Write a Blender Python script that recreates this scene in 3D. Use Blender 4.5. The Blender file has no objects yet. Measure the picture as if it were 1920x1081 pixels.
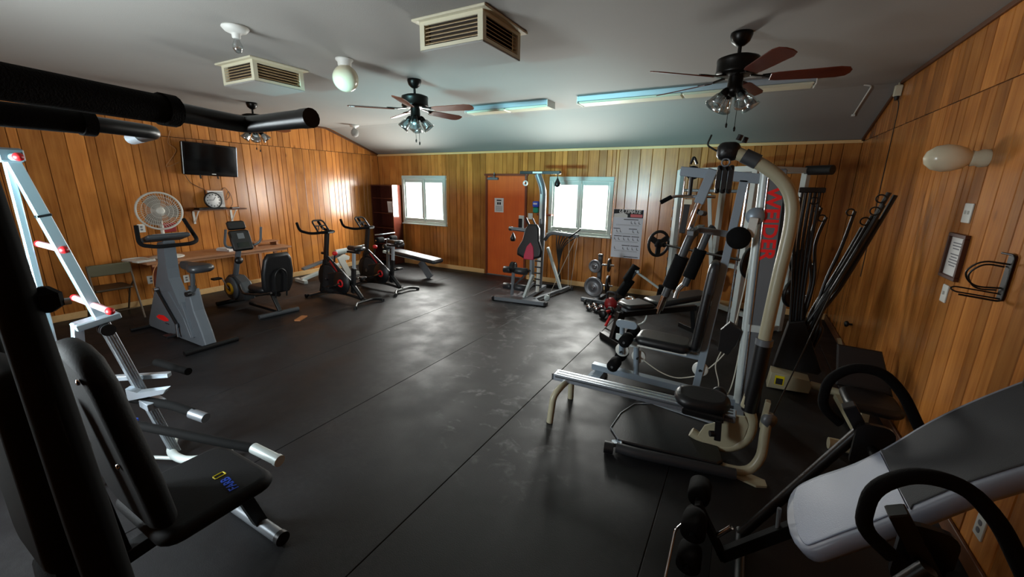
import bpy, math, random
from mathutils import Vector as V, Matrix
random.seed(7)
S = bpy.context.scene
C = S.collection
PI = math.pi

# ------------------------------------------------------------------ camera
FPX, PITCH, YAW, ROLL, CAMZ = 770.23, math.radians(14.0716), math.radians(29.1957), math.radians(-0.8922), 1.83
cp, sp, cy, sy, cr, sr = math.cos(PITCH), math.sin(PITCH), math.cos(YAW), math.sin(YAW), math.cos(ROLL), math.sin(ROLL)
Ry = Matrix(((cy, -sy, 0), (sy, cy, 0), (0, 0, 1)))
Bm = Matrix(((1, 0, 0), (0, 0, 1), (0, -1, 0)))
Rp = Matrix(((1, 0, 0), (0, cp, sp), (0, -sp, cp)))
Rr = Matrix(((cr, -sr, 0), (sr, cr, 0), (0, 0, 1)))
RC = Ry @ Rp @ Bm @ Rr
cam_d = bpy.data.cameras.new('camera')
cam_d.sensor_width = 36.0
cam_d.lens = FPX / 1920 * 36
cam_d.clip_start = 0.02
cam = bpy.data.objects.new('camera', cam_d)
C.objects.link(cam)
m = Matrix((RC.col[0], -RC.col[1], -RC.col[2])).transposed().to_4x4()
m.translation = (0, 0, CAMZ)
cam.matrix_world = m
S.camera = cam

# ------------------------------------------------------------------ view, world, daylight at the windows
S.view_settings.view_transform = 'Standard'
S.view_settings.look = 'None'
S.view_settings.gamma = 1.0
S.view_settings.use_curve_mapping = False
S.view_settings.exposure = 0.5
w = bpy.data.worlds.new('daylight'); S.world = w
w.use_nodes = True
bg = w.node_tree.nodes['Background']
bg.inputs[0].default_value = (0.75, 0.85, 1.0, 1); bg.inputs[1].default_value = 2.0

XL, XR, YB, YF, ZE, ZC = -7.70, 1.21, 7.234, -0.38, 2.49, 2.92     # room: left, right, back, front, eaves, ceiling
YS1, YS0 = 5.97, 0.92                                             # flat ceiling from YS0 to YS1
WIN = {1: (-6.95, -5.70, 0.935, 2.01), 2: (-3.26, -2.05, 0.945, 2.0)}
FWIN = (-3.85, -2.85, 0.75, 2.05)

def area(name, loc, rot, sx, sz, power, col):
    d = bpy.data.lights.new(name, 'AREA'); d.shape = 'RECTANGLE'; d.size = sx; d.size_y = sz
    d.energy = power; d.color = col
    o = bpy.data.objects.new(name, d); o.location = loc; o.rotation_euler = rot; C.objects.link(o)
    return o
# daylight pouring through the real window openings (one lamp just outside each opening, the size of it)
for k, (x0, x1, z0, z1) in WIN.items():
    area('daylight_back', ((x0+x1)/2, YB+0.16, (z0+z1)/2), (-PI/2, 0, 0), x1-x0-0.1, z1-z0-0.1, 175, (1, 0.96, 0.90))
area('daylight_front', ((FWIN[0]+FWIN[1])/2, YF-0.14, (FWIN[2]+FWIN[3])/2), (PI/2, 0, 0), FWIN[1]-FWIN[0], FWIN[3]-FWIN[2], 205, (0.90, 0.96, 1.0))
# added lamp outside the front window, tints the far ceiling slope blue green
area('slope_tint_lamp', (-3.35, -8.4, 0.0), (PI, 0, 0), 6.0, 3.2, 60000, (0.36, 0.90, 1.0))

# ------------------------------------------------------------------ materials
M = {}
def lin(c):
    if isinstance(c, str):
        c = [int(c[i:i+2], 16)/255 for i in (0, 2, 4)]
        c = [x/12.92 if x < 0.04045 else ((x+0.055)/1.055)**2.4 for x in c]
    return (c[0], c[1], c[2], 1)
def mat(name, col, rough=0.5, metal=0.0, var=0.0, vscale=6.0, bump=0.0, bscale=60.0, spec=0.5, trans=0.0, emit=None, estr=1.0):
    mt = bpy.data.materials.new(name); mt.use_nodes = True
    nt = mt.node_tree; b = nt.nodes['Principled BSDF']
    b.inputs['Base Color'].default_value = lin(col)
    b.inputs['Roughness'].default_value = rough
    b.inputs['Metallic'].default_value = metal
    b.inputs['Specular IOR Level'].default_value = spec
    if trans: b.inputs['Transmission Weight'].default_value = trans
    if emit:
        b.inputs['Emission Color'].default_value = lin(emit); b.inputs['Emission Strength'].default_value = estr
    if var or bump:
        tc = nt.nodes.new('ShaderNodeTexCoord')
        n = nt.nodes.new('ShaderNodeTexNoise'); n.inputs['Scale'].default_value = vscale; n.inputs['Detail'].default_value = 5
        nt.links.new(tc.outputs['Object'], n.inputs['Vector'])
        if var:
            mx = nt.nodes.new('ShaderNodeHueSaturation'); mx.inputs['Color'].default_value = lin(col)
            mr = nt.nodes.new('ShaderNodeMapRange'); mr.inputs['To Min'].default_value = 1-var; mr.inputs['To Max'].default_value = 1+var
            nt.links.new(n.outputs['Fac'], mr.inputs['Value']); nt.links.new(mr.outputs[0], mx.inputs['Value'])
            nt.links.new(mx.outputs[0], b.inputs['Base Color'])
        if bump:
            n2 = nt.nodes.new('ShaderNodeTexNoise'); n2.inputs['Scale'].default_value = bscale; n2.inputs['Detail'].default_value = 3
            nt.links.new(tc.outputs['Object'], n2.inputs['Vector'])
            bp = nt.nodes.new('ShaderNodeBump'); bp.inputs['Strength'].default_value = bump; bp.inputs['Distance'].default_value = 0.01
            nt.links.new(n2.outputs['Fac'], bp.inputs['Height']); nt.links.new(bp.outputs[0], b.inputs['Normal'])
    M[name] = mt
    return mt

def wood(name, dark, light, rough, spread, along='Z', knots=True):
    """planks: grain along one object axis, colour of each plank by its own random number"""
    mt = bpy.data.materials.new(name); mt.use_nodes = True
    nt = mt.node_tree; b = nt.nodes['Principled BSDF']; L = nt.links.new; N = nt.nodes.new
    tc = N('ShaderNodeTexCoord'); oi = N('ShaderNodeObjectInfo')
    add = N('ShaderNodeVectorMath'); add.operation = 'ADD'
    sc = N('ShaderNodeVectorMath'); sc.operation = 'SCALE'; sc.inputs[0].default_value = (37, 53, 71)
    L(oi.outputs['Random'], sc.inputs['Scale']); L(tc.outputs['Object'], add.inputs[0]); L(sc.outputs[0], add.inputs[1])
    mp = N('ShaderNodeMapping'); L(add.outputs[0], mp.inputs['Vector'])
    mp.inputs['Scale'].default_value = {'Z': (26, 26, 1.6), 'X': (1.6, 26, 26), 'Y': (26, 1.6, 26)}[along]
    n1 = N('ShaderNodeTexNoise'); n1.inputs['Scale'].default_value = 1.0; n1.inputs['Detail'].default_value = 7; n1.inputs['Roughness'].default_value = 0.62
    n1.inputs['Distortion'].default_value = 0.6
    L(mp.outputs[0], n1.inputs['Vector'])
    n2 = N('ShaderNodeTexNoise'); n2.inputs['Scale'].default_value = 2.3; n2.inputs['Detail'].default_value = 2; L(add.outputs[0], n2.inputs['Vector'])
    cr_ = N('ShaderNodeValToRGB'); e = cr_.color_ramp.elements
    e[0].position = 0.25; e[0].color = lin(dark); e[1].position = 0.78; e[1].color = lin(light)
    mixv = N('ShaderNodeMath'); mixv.operation = 'MULTIPLY_ADD'; mixv.inputs[1].default_value = 0.55
    L(n1.outputs['Fac'], mixv.inputs[0])
    m2 = N('ShaderNodeMath'); m2.operation = 'MULTIPLY'; m2.inputs[1].default_value = 0.45; L(n2.outputs['Fac'], m2.inputs[0]); L(m2.outputs[0], mixv.inputs[2])
    L(mixv.outputs[0], cr_.inputs['Fac'])
    hsv = N('ShaderNodeHueSaturation'); mr = N('ShaderNodeMapRange'); mr.inputs['To Min'].default_value = 1-spread; mr.inputs['To Max'].default_value = 1+spread
    L(oi.outputs['Random'], mr.inputs['Value']); L(mr.outputs[0], hsv.inputs['Value'])
    last = cr_.outputs[0]
    if knots:
        vo = N('ShaderNodeTexVoronoi'); vo.inputs['Scale'].default_value = 2.4
        mp2 = N('ShaderNodeMapping'); mp2.inputs['Scale'].default_value = (1, 1, 0.55); L(add.outputs[0], mp2.inputs['Vector']); L(mp2.outputs[0], vo.inputs['Vector'])
        kr = N('ShaderNodeMapRange'); kr.inputs['From Min'].default_value = 0.02; kr.inputs['From Max'].default_value = 0.07; kr.inputs['To Min'].default_value = 0.55; kr.inputs['To Max'].default_value = 1
        L(vo.outputs['Distance'], kr.inputs['Value'])
        mk = N('ShaderNodeMix'); mk.data_type = 'RGBA'; mk.blend_type = 'MULTIPLY'; mk.inputs[0].default_value = 1
        L(last, mk.inputs[6]); L(kr.outputs[0], mk.inputs[7]); last = mk.outputs[2]
    L(last, hsv.inputs['Color']); L(hsv.outputs[0], b.inputs['Base Color'])
    b.inputs['Roughness'].default_value = rough
    bp = N('ShaderNodeBump'); bp.inputs['Strength'].default_value = 0.05; bp.inputs['Distance'].default_value = 0.004
    L(n1.outputs['Fac'], bp.inputs['Height']); L(bp.outputs[0], b.inputs['Normal'])
    M[name] = mt
    return mt

wood('panel_wood', '884a1a', 'd69048', 0.22, 0.28)
wood('door_wood', 'c8521c', 'e8702c', 0.42, 0.02, knots=False)
wood('trim_wood', 'c89a60', 'e2bc84', 0.5, 0.1, along='X', knots=False)
wood('dark_trim', '4a2a14', '6d4020', 0.5, 0.1, along='Y', knots=False)
wood('red_trim', '5c2410', '7e3818', 0.45, 0.05, knots=False)
wood('table_wood', '9a6a48', 'b98560', 0.4, 0.02, along='Y', knots=False)
wood('bookcase_wood', '3a1a14', '5a2c20', 0.14, 0.04, knots=False)
wood('blade_wood', '4a1a0c', '6c2a16', 0.35, 0.05, along='X', knots=False)
mat('groove', '1c1008', 0.9)
mat('ceiling_paint', '989691', 0.85, var=0.03, vscale=1.2, bump=0.12, bscale=140)
mat('white_paint', 'd8d8d2', 0.5)
mat('window_paint', 'b9c4bd', 0.45, var=0.04)
mat('cream_metal', 'd2cdb4', 0.45, var=0.05)
mat('vent_dark', '2a2018', 0.8)
mat('vent_slat', 'c4ab84', 0.45)
mat('bronze', '15120f', 0.35, 0.6)
mat('black_metal', '0d0d0e', 0.38, 0.1, var=0.1)
mat('black_plastic', '0e0e10', 0.42)
mat('black_gloss', '060607', 0.12)
mat('foam', '070708', 0.9, bump=0.25, bscale=220, spec=0.2)
mat('matte_black', '040404', 0.85, spec=0.15)
mat('vinyl', '121214', 0.42, bump=0.10, bscale=90)
mat('vinyl_matte', '0b0b0c', 0.7, bump=0.10, bscale=120, spec=0.25)
mat('grip_black', '060606', 0.5, spec=0.3)
mat('vinyl_grey', '2b2c2f', 0.38, bump=0.08, bscale=90)
mat('cast_iron', '2c2c2e', 0.5, 0.5, var=0.12)
mat('plate_grey', '77777a', 0.42, 0.6, var=0.1)
mat('steel_blue', '8c9aa6', 0.38, 0.25, var=0.06)
mat('steel_grey', '70757a', 0.4, 0.3, var=0.06)
mat('steel_light', 'c4cdcb', 0.4, 0.15, var=0.05)
mat('alu', 'c4ccd8', 0.25, 0.85)
mat('chrome', 'd8d8dc', 0.1, 1.0)
mat('silver', 'b4bec6', 0.32, 0.6)
mat('beige_paint', 'a8a288', 0.36, var=0.06)
mat('bike_grey', '565c62', 0.5, var=0.05, bump=0.06, bscale=200)
mat('bike_dark', '3a3d40', 0.5)
mat('bed_plastic', '868d9c', 0.35)
mat('bed_cloth', '6e7890', 0.45, bump=0.12, bscale=260)
mat('bed_dark', '2a2c30', 0.75, bump=0.2, bscale=260)
mat('red', 'c01418', 0.4)
mat('red_dark', '8c1014', 0.45)
mat('red_print', 'ee1a1a', 0.5)
mat('pink_red', 'c22a4c', 0.5, bump=0.1)
mat('yellow', 'd8c400', 0.5)
mat('peg_pink', 'b08084', 0.5)
mat('yellow_ring', 'e8b414', 0.45)
mat('blue', '2455d8', 0.5)
mat('blue_print', '2c4cc0', 0.4)
mat('green_gel', '1c8a70', 0.3)
mat('paper', 'd6d4d2', 0.75)
mat('paper_blue', 'd2d4de', 0.6)
mat('ink', '1c1c20', 0.7)
mat('ink_grey', '6a6a70', 0.7)
mat('plate_white', 'cfcfc8', 0.4)
mat('opal', 'e2d9bd', 0.22)
mat('cable_white', 'c8c4b4', 0.5)
mat('cable_black', '0c0c0c', 0.6)
mat('cable_tan', 'b07a48', 0.6)
mat('fan_white', 'c9c5bb', 0.45)
mat('fan_blade', '8b8378', 0.5)
mat('screen', '040405', 0.08)
mat('olive_pad', '55503a', 0.6)
mat('chair_metal', '4a3c2c', 0.45, 0.3)
mat('frame_wood', '4a2416', 0.4)
mat('raw_wood', 'b07040', 0.7)
mat('tube_glass', 'dfe9ec', 0.15)
mat('concrete', '7a7a76', 0.9)

# glass: clear panes and the pressed-glass bells of the fan lights
def glass(name, rough, col=(1, 1, 1), mixf=0.12):
    mt = bpy.data.materials.new(name); mt.use_nodes = True
    nt = mt.node_tree; nt.nodes.clear(); N = nt.nodes.new; L = nt.links.new
    o = N('ShaderNodeOutputMaterial'); mx = N('ShaderNodeMixShader'); t = N('ShaderNodeBsdfTransparent'); g = N('ShaderNodeBsdfGlossy')
    t.inputs[0].default_value = (*col, 1); g.inputs['Roughness'].default_value = rough
    mx.inputs[0].default_value = mixf
    L(t.outputs[0], mx.inputs[1]); L(g.outputs[0], mx.inputs[2]); L(mx.outputs[0], o.inputs[0])
    M[name] = mt
glass('pane_glass', 0.03, (0.95, 0.97, 0.97), 0.06)
glass('bell_glass', 0.15, (0.78, 0.82, 0.82), 0.38)

# black rubber matting with the scuffed, dusty track that runs in from the door
def rubber():
    mt = bpy.data.materials.new('rubber_mat'); mt.use_nodes = True
    nt = mt.node_tree; b = nt.nodes['Principled BSDF']; L = nt.links.new; N = nt.nodes.new
    ge = N('ShaderNodeNewGeometry'); sep = N('ShaderNodeSeparateXYZ'); L(ge.outputs['Position'], sep.inputs[0])
    def noise(scale, detail, dist=0.0, rough=0.55):
        n = N('ShaderNodeTexNoise'); n.inputs['Scale'].default_value = scale; n.inputs['Detail'].default_value = detail
        n.inputs['Distortion'].default_value = dist; n.inputs['Roughness'].default_value = rough
        L(ge.outputs['Position'], n.inputs['Vector']); return n.outputs['Fac']
    def mrange(v, a, b_, c, d):
        r = N('ShaderNodeMapRange'); L(v, r.inputs['Value']); r.interpolation_type = 'SMOOTHSTEP'
        for k, x in zip(('From Min', 'From Max', 'To Min', 'To Max'), (a, b_, c, d)): r.inputs[k].default_value = x
        return r.outputs[0]
    def math_(op, a, b_):
        n = N('ShaderNodeMath'); n.operation = op
        for i, x in enumerate((a, b_)):
            if isinstance(x, (int, float)): n.inputs[i].default_value = x
            else: L(x, n.inputs[i])
        return n.outputs[0]
    # track centre line: x = -3.6 + (y-6.6)*-0.52 (door to the middle of the room)
    cx = math_('ADD', math_('MULTIPLY', math_('SUBTRACT', sep.outputs['Y'], 6.6), -0.50), -3.55)
    off = math_('ABSOLUTE', math_('SUBTRACT', sep.outputs['X'], cx), 0)
    band = mrange(off, 0.15, 0.75, 1, 0)
    band = math_('MULTIPLY', band, mrange(sep.outputs['Y'], 1.6, 2.6, 0, 1))
    blot = mrange(noise(5.5, 3, 0.8), 0.53, 0.66, 0, 1)
    fine = mrange(noise(28, 5, 0.3), 0.35, 0.7, 0.3, 1)
    dust = math_('MULTIPLY', math_('MULTIPLY', band, blot), fine)
    haze = mrange(noise(0.9, 4, 0.5), 0.45, 0.75, 0, 0.16)
    haze = math_('MULTIPLY', haze, fine)
    spk = mrange(noise(60, 2), 0.74, 0.80, 0, 0.35)
    f = math_('MAXIMUM', math_('MAXIMUM', math_('MULTIPLY', dust, 0.75), math_('MULTIPLY', haze, 0.5)), math_('MULTIPLY', spk, 0.4))
    mx = N('ShaderNodeMix'); mx.data_type = 'RGBA'; mx.inputs[6].default_value = (0.0095, 0.0095, 0.0105, 1); mx.inputs[7].default_value = (0.17, 0.165, 0.165, 1)
    L(f, mx.inputs[0]); L(mx.outputs[2], b.inputs['Base Color'])
    rr = mrange(noise(3.0, 4), 0.3, 0.7, 0.46, 0.60)
    L(rr, b.inputs['Roughness'])
    b.inputs['Specular IOR Level'].default_value = 0.30
    bp = N('ShaderNodeBump'); bp.inputs['Strength'].default_value = 0.22; bp.inputs['Distance'].default_value = 0.004
    L(noise(170, 2), bp.inputs['Height']); L(bp.outputs[0], b.inputs['Normal'])
    M['rubber_mat'] = mt
rubber()

# ------------------------------------------------------------------ mesh builder
def frame(axis, up=None):
    a = V(axis).normalized()
    u = V(up) if up else (V((0, 0, 1)) if abs(a.z) < 0.9 else V((1, 0, 0)))
    x = u.cross(a)
    if x.length < 1e-6: x = V((0, 1, 0)).cross(a)
    x.normalize(); y = a.cross(x).normalized()
    return x, y, a

class MB:
    def __init__(s): s.v = []; s.f = []; s.sm = []
    def add(s, vs, fs, smooth=False):
        o = len(s.v); s.v += [V(p) for p in vs]
        s.f += [tuple(i+o for i in f) for f in fs]; s.sm += [smooth]*len(fs)
        return s
    def loft(s, rings, smooth=True, cap=True, closed=False):
        n = len(rings[0]); vs = [p for r in rings for p in r]; fs = []
        k = len(rings)
        for i in range(k if closed else k-1):
            j = (i+1) % k
            for q in range(n):
                fs.append((i*n+q, i*n+(q+1) % n, j*n+(q+1) % n, j*n+q))
        s.add(vs, fs, smooth)
        if cap and not closed:
            s.add(rings[0], [tuple(range(n))[::-1]]); s.add(rings[-1], [tuple(range(n))])
        return s
    def box(s, c, size, rot=None, bev=0.0):
        h = V(size)/2; R = rot or Matrix.Identity(3); c = V(c)
        b = min(bev, min(h)*0.9)
        if b <= 0:
            vs = [c + R @ V((sx*h.x, sy_*h.y, sz*h.z)) for sz in (-1, 1) for sy_ in (-1, 1) for sx in (-1, 1)]
            return s.add(vs, [(0, 2, 3, 1), (4, 5, 7, 6), (0, 1, 5, 4), (2, 6, 7, 3), (0, 4, 6, 2), (1, 3, 7, 5)])
        def ring(z, i):
            x, y = h.x-i, h.y-i; q = b*0.6
            pts = [(-x+q, -y), (x-q, -y), (x, -y+q), (x, y-q), (x-q, y), (-x+q, y), (-x, y-q), (-x, -y+q)]
            return [c + R @ V((p[0], p[1], z)) for p in pts]
        return s.loft([ring(-h.z, b), ring(-h.z+b, 0), ring(h.z-b, 0), ring(h.z, b)], smooth=False)
    def bar(s, p0, p1, w, h, up=None, bev=0.004):
        p0, p1 = V(p0), V(p1); x, y, a = frame(p1-p0, up)
        R = Matrix((x, y, a)).transposed()
        return s.box((p0+p1)/2, (w, h, (p1-p0).length), R, bev)
    def tube(s, pts, r, n=10, closed=False, cap=True):
        pts = [V(p) for p in pts]; k = len(pts)
        rs = r if isinstance(r, (list, tuple)) else [r]*k
        rings = []; px = None
        for i, p in enumerate(pts):
            if closed: d = pts[(i+1) % k]-pts[i-1]
            else: d = pts[min(i+1, k-1)]-pts[max(i-1, 0)]
            d.normalize()
            if px is None: x, y, _ = frame(d)
            else:
                x = px - d*px.dot(d)
                x = x.normalized() if x.length > 1e-6 else frame(d)[0]
                y = d.cross(x)
            px = x
            rings.append([p + (x*math.cos(t)+y*math.sin(t))*rs[i] for t in [2*PI*q/n for q in range(n)]])
        return s.loft(rings, True, cap, closed)
    def cyl(s, p0, p1, r, r2=None, n=16):
        return s.tube([p0, p1], [r, r if r2 is None else r2], n)
    def lathe(s, prof, o, axis=(0, 0, 1), n=20):
        x, y, a = frame(axis); o = V(o); rings = []
        for r, t in prof:
            rings.append([o + a*t + (x*math.cos(q)+y*math.sin(q))*max(r, 1e-4) for q in [2*PI*i/n for i in range(n)]])
        return s.loft(rings, True, True)
    def prism(s, poly, o, u, v, t, bev=0.0):
        o, u, v = V(o), V(u).normalized(), V(v).normalized(); wv = u.cross(v)
        cx = sum(p[0] for p in poly)/len(poly); cyy = sum(p[1] for p in poly)/len(poly)
        size = max(max(abs(p[0]-cx), abs(p[1]-cyy)) for p in poly)
        def ring(h, i):
            k = 1-i/size
            return [o + u*(cx+(p[0]-cx)*k) + v*(cyy+(p[1]-cyy)*k) + wv*h for p in poly]
        if bev: rr = [ring(-t/2, bev), ring(-t/2+bev, 0), ring(t/2-bev, 0), ring(t/2, bev)]
        else: rr = [ring(-t/2, 0), ring(t/2, 0)]
        return s.loft(rr, smooth=False)
    def puff(s, poly, o, u, v, t, b=None):
        """upholstered pad: outline in u,v and soft rounded edges"""
        o, u, v = V(o), V(u).normalized(), V(v).normalized(); wv = u.cross(v)
        cx = sum(p[0] for p in poly)/len(poly); cyy = sum(p[1] for p in poly)/len(poly)
        size = min(max(abs(p[0]-cx) for p in poly), max(abs(p[1]-cyy) for p in poly)); b = b or t*0.45
        rr = []
        for a in range(0, 181, 20):
            ins = b*(1-math.sin(math.radians(a))); hh = -t/2*math.cos(math.radians(a))
            rr.append([o + u*(cx+(p[0]-cx)*(1-ins/max(size, .01)*min(1, size/max(abs(p[0]-cx), .4*size)))) + v*(cyy+(p[1]-cyy)*(1-ins/max(size, .01)*min(1, size/max(abs(p[1]-cyy), .4*size)))) + wv*hh for p in poly])
        return s.loft(rr, True, True)
    def ball(s, c, r, n=14):
        r = V((r, r, r)) if isinstance(r, (int, float)) else V(r); c = V(c)
        rings = []
        for i in range(n//2+1):
            a = -PI/2 + PI*i/(n//2); rr = max(math.cos(a), 1e-3)
            rings.append([c + V((r.x*rr*math.cos(t), r.y*rr*math.sin(t), r.z*math.sin(a))) for t in [2*PI*q/n for q in range(n)]])
        return s.loft(rings, True, True)
    def ringt(s, c, axis, R, r, n=28, m=8, a0=0, a1=2*PI):
        x, y, a = frame(axis); c = V(c); full = abs(a1-a0-2*PI) < 1e-6
        k = n if full else n+1
        return s.tube([c+(x*math.cos(t)+y*math.sin(t))*R for t in [a0+(a1-a0)*i/n for i in range(k)]], r, m, closed=full)

def rnd(pts, rad=0.08, n=5, closed=False):
    """round the corners of a polyline"""
    pts = [V(p) for p in pts]; out = []; k = len(pts)
    for i, p in enumerate(pts):
        if not closed and i in (0, k-1): out.append(p); continue
        a, b = pts[i-1]-p, pts[(i+1) % k]-p
        d = min(rad, a.length*0.48, b.length*0.48)
        p0, p1 = p+a.normalized()*d, p+b.normalized()*d
        for q in range(n+1):
            t = q/n; out.append(p0*(1-t)**2 + p*2*t*(1-t) + p1*t*t)
    return out
def spline(pts, n=6):
    pts = [V(p) for p in pts]; out = []
    for i in range(len(pts)-1):
        p0, p1, p2, p3 = pts[max(i-1, 0)], pts[i], pts[i+1], pts[min(i+2, len(pts)-1)]
        for q in range(n):
            t = q/n
            out.append(0.5*((2*p1)+(p2-p0)*t+(2*p0-5*p1+4*p2-p3)*t*t+(3*p1-p0-3*p2+p3)*t**3))
    return out+[pts[-1]]
def rrect(w_, h_, r, n=4):
    r = min(r, w_*0.49, h_*0.49); o = []
    for cx, cyy, a0 in ((w_/2-r, h_/2-r, 0), (-w_/2+r, h_/2-r, 90), (-w_/2+r, -h_/2+r, 180), (w_/2-r, -h_/2+r, 270)):
        for q in range(n+1):
            a = math.radians(a0+90*q/n); o.append((cx+r*math.cos(a), cyy+r*math.sin(a)))
    return o
def ell(rx, ry, n=20): return [(rx*math.cos(2*PI*i/n), ry*math.sin(2*PI*i/n)) for i in range(n)]

BASE = {}
def thing(name, label, cat, base=(0, 0, 0), group=None):
    o = bpy.data.objects.new(name, None); C.objects.link(o); o.location = base
    o.empty_display_size = 0.05
    o['label'] = label; o['category'] = cat
    if group: o['group'] = group
    BASE[o] = V(base)
    return o
def root_base(p):
    while p.parent: p = p.parent
    return BASE.get(p, V((0, 0, 0)))
def P(parent, name, mb, material, label=None):
    b = root_base(parent) if parent else V((0, 0, 0))
    me = bpy.data.meshes.new(name)
    me.from_pydata([tuple(p-b) for p in mb.v], [], mb.f)
    me.polygons.foreach_set('use_smooth', mb.sm)
    me.materials.append(M[material] if isinstance(material, str) else material)
    me.validate()
    o = bpy.data.objects.new(name, me); C.objects.link(o); o.parent = parent
    if label: o['label'] = label
    return o
def solo(name, label, cat, mb, material, base=(0, 0, 0), group=None):
    """a thing that is one mesh"""
    BASE_ = V(base); me = bpy.data.meshes.new(name)
    me.from_pydata([tuple(p-BASE_) for p in mb.v], [], mb.f)
    me.polygons.foreach_set('use_smooth', mb.sm); me.materials.append(M[material]); me.validate()
    o = bpy.data.objects.new(name, me); C.objects.link(o); o.location = base
    BASE[o] = BASE_
    o['label'] = label; o['category'] = cat
    if group: o['group'] = group
    return o
def struct(name, mb, material, label=None):
    o = P(None, name, mb, material); o['kind'] = 'structure'
    o['label'] = label or name.replace('_', ' '); BASE[o] = V((0, 0, 0))
    return o
def copy_tree(o, parent=None):
    c = o.copy(); C.objects.link(c); c.parent = parent
    for ch in list(o.children): copy_tree(ch, c)
    return c
def text(parent, name, body, o, u, v, size, material, bold=0.0, shear=0.0, xs=1.0, align='CENTER'):
    cu = bpy.data.curves.new(name, 'FONT'); cu.body = body; cu.size = size; cu.align_x = align; cu.align_y = 'CENTER'
    cu.extrude = 0.0008; cu.offset = bold; cu.shear = shear; cu.resolution_u = 3
    t = bpy.data.objects.new(name, cu); C.objects.link(t)
    bpy.context.view_layer.update()
    me = bpy.data.meshes.new_from_object(t.evaluated_get(bpy.context.evaluated_depsgraph_get()))
    C.objects.unlink(t); bpy.data.objects.remove(t)
    o, u, v = V(o)-root_base(parent), V(u).normalized(), V(v).normalized(); wv = u.cross(v)
    for q in me.vertices: q.co = o + u*q.co.x*xs + v*q.co.y + wv*q.co.z
    me.materials.clear(); me.materials.append(M[material])
    ob = bpy.data.objects.new(name, me); C.objects.link(ob); ob.parent = parent
    return ob
X, Y, Z = V((1, 0, 0)), V((0, 1, 0)), V((0, 0, 1))

# ================================================================== THE ROOM
def seams(a0, a1, extra=()):
    pos = [a0]; pat = [0.19, 0.10, 0.14, 0.20, 0.09, 0.15, 0.12]
    while pos[-1] < a1-0.06:
        pos.append(pos[-1]+random.choice(pat)*random.uniform(0.95, 1.05))
    pos = [p for p in pos if p < a1-0.06]
    for e in extra: pos = [p for p in pos if abs(p-e) > 0.035]
    return sorted(set(pos+[a1]+list(extra)))
def plank(parent, quad, put, th=0.014, gap=0.005, name='plank'):
    """quad: (a0, z0) (a1, z0) (a1, z1) (a0, z1) on the wall; put(a, z, d) -> point, d = depth into the room"""
    (a0, b0), (a1, b1), (a2, b2), (a3, b3) = quad
    g = gap/2; a0 += g; a3 += g; a1 -= g; a2 -= g; e = 0.005
    outer = [(a0, b0), (a1, b1), (a2, b2), (a3, b3)]; inner = [(a0+e, b0), (a1-e, b1), (a2-e, b2), (a3+e, b3)]
    mb = MB(); vs = [put(a, b, 0) for a, b in outer]+[put(a, b, th-e) for a, b in outer]+[put(a, b, th) for a, b in inner]
    fs = [(8, 9, 10, 11)]
    for i in range(4):
        j = (i+1) % 4
        fs += [(i, j, 4+j, 4+i), (4+i, 4+j, 8+j, 8+i)]
    mb.add(vs, fs)
    c = sum((V(p) for p in vs), V())/len(vs)
    me = bpy.data.meshes.new(name); me.from_pydata([tuple(V(p)-c) for p in mb.v], [], mb.f); me.materials.append(M['panel_wood'])
    o = bpy.data.objects.new(name, me); C.objects.link(o); o.location = c; o.parent = parent
    return o

TH = 0.12
# floor: slab and long strips of rubber matting, seams running away from the camera
fl = struct('floor', MB().box(((XL+XR)/2, (YB+YF)/2, -0.06), (XR-XL+0.3, YB-YF+0.3, 0.09)), 'concrete', 'black rubber gym floor of long strips laid side by side')
sx = [XL] + [-1.443-1.216*k for k in range(4, -1, -1)] + [-1.443+1.216, -1.443+2*1.216] + [XR]
sx = sorted(set(round(v, 3) for v in sx if XL <= v <= XR))
for a, b in zip(sx[:-1], sx[1:]):
    if b-a < 0.05: continue
    g = 0.004
    mb = MB().box(((a+b)/2, (YB+YF)/2, -0.0075), (b-a-g, YB-YF, 0.015), bev=0.003)
    P(fl, 'rubber_strip', mb, 'rubber_mat')

# ceiling: flat middle, slopes down to front and back walls
def slab(pts, t=0.05):
    mb = MB(); n = len(pts); up = V((0, 0, t))
    mb.add([V(p) for p in pts]+[V(p)+up for p in pts], [tuple(range(n)), tuple(range(n, 2*n))[::-1]]+[(i, (i+1) % n, n+(i+1) % n, n+i) for i in range(n)])
    return mb
def ceil_strip():
    ys = [(YF-0.1, ZE-0.03), (YF, ZE), (YS0-0.10, ZC-0.036), (YS0, ZC-0.008), (YS0+0.14, ZC), (YS1-0.14, ZC), (YS1, ZC-0.008), (YS1+0.10, ZC-0.036), (YB, ZE), (YB+0.1, ZE-0.03)]
    mb = MB(); vs = []; fs = []
    for i, (y, z) in enumerate(ys): vs += [(XL-0.1, y, z), (XR+0.1, y, z), (XL-0.1, y, z+0.06), (XR+0.1, y, z+0.06)]
    for i in range(len(ys)-1):
        a = 4*i; b = a+4
        fs += [(a, a+1, b+1, b), (a+2, b+2, b+3, a+3), (a, b, b+2, a+2), (a+1, a+3, b+3, b+1)]
    mb.add(vs, fs); return mb
struct('ceiling', ceil_strip(), 'ceiling_paint', 'off white ceiling sloping down to the long walls')

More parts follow.
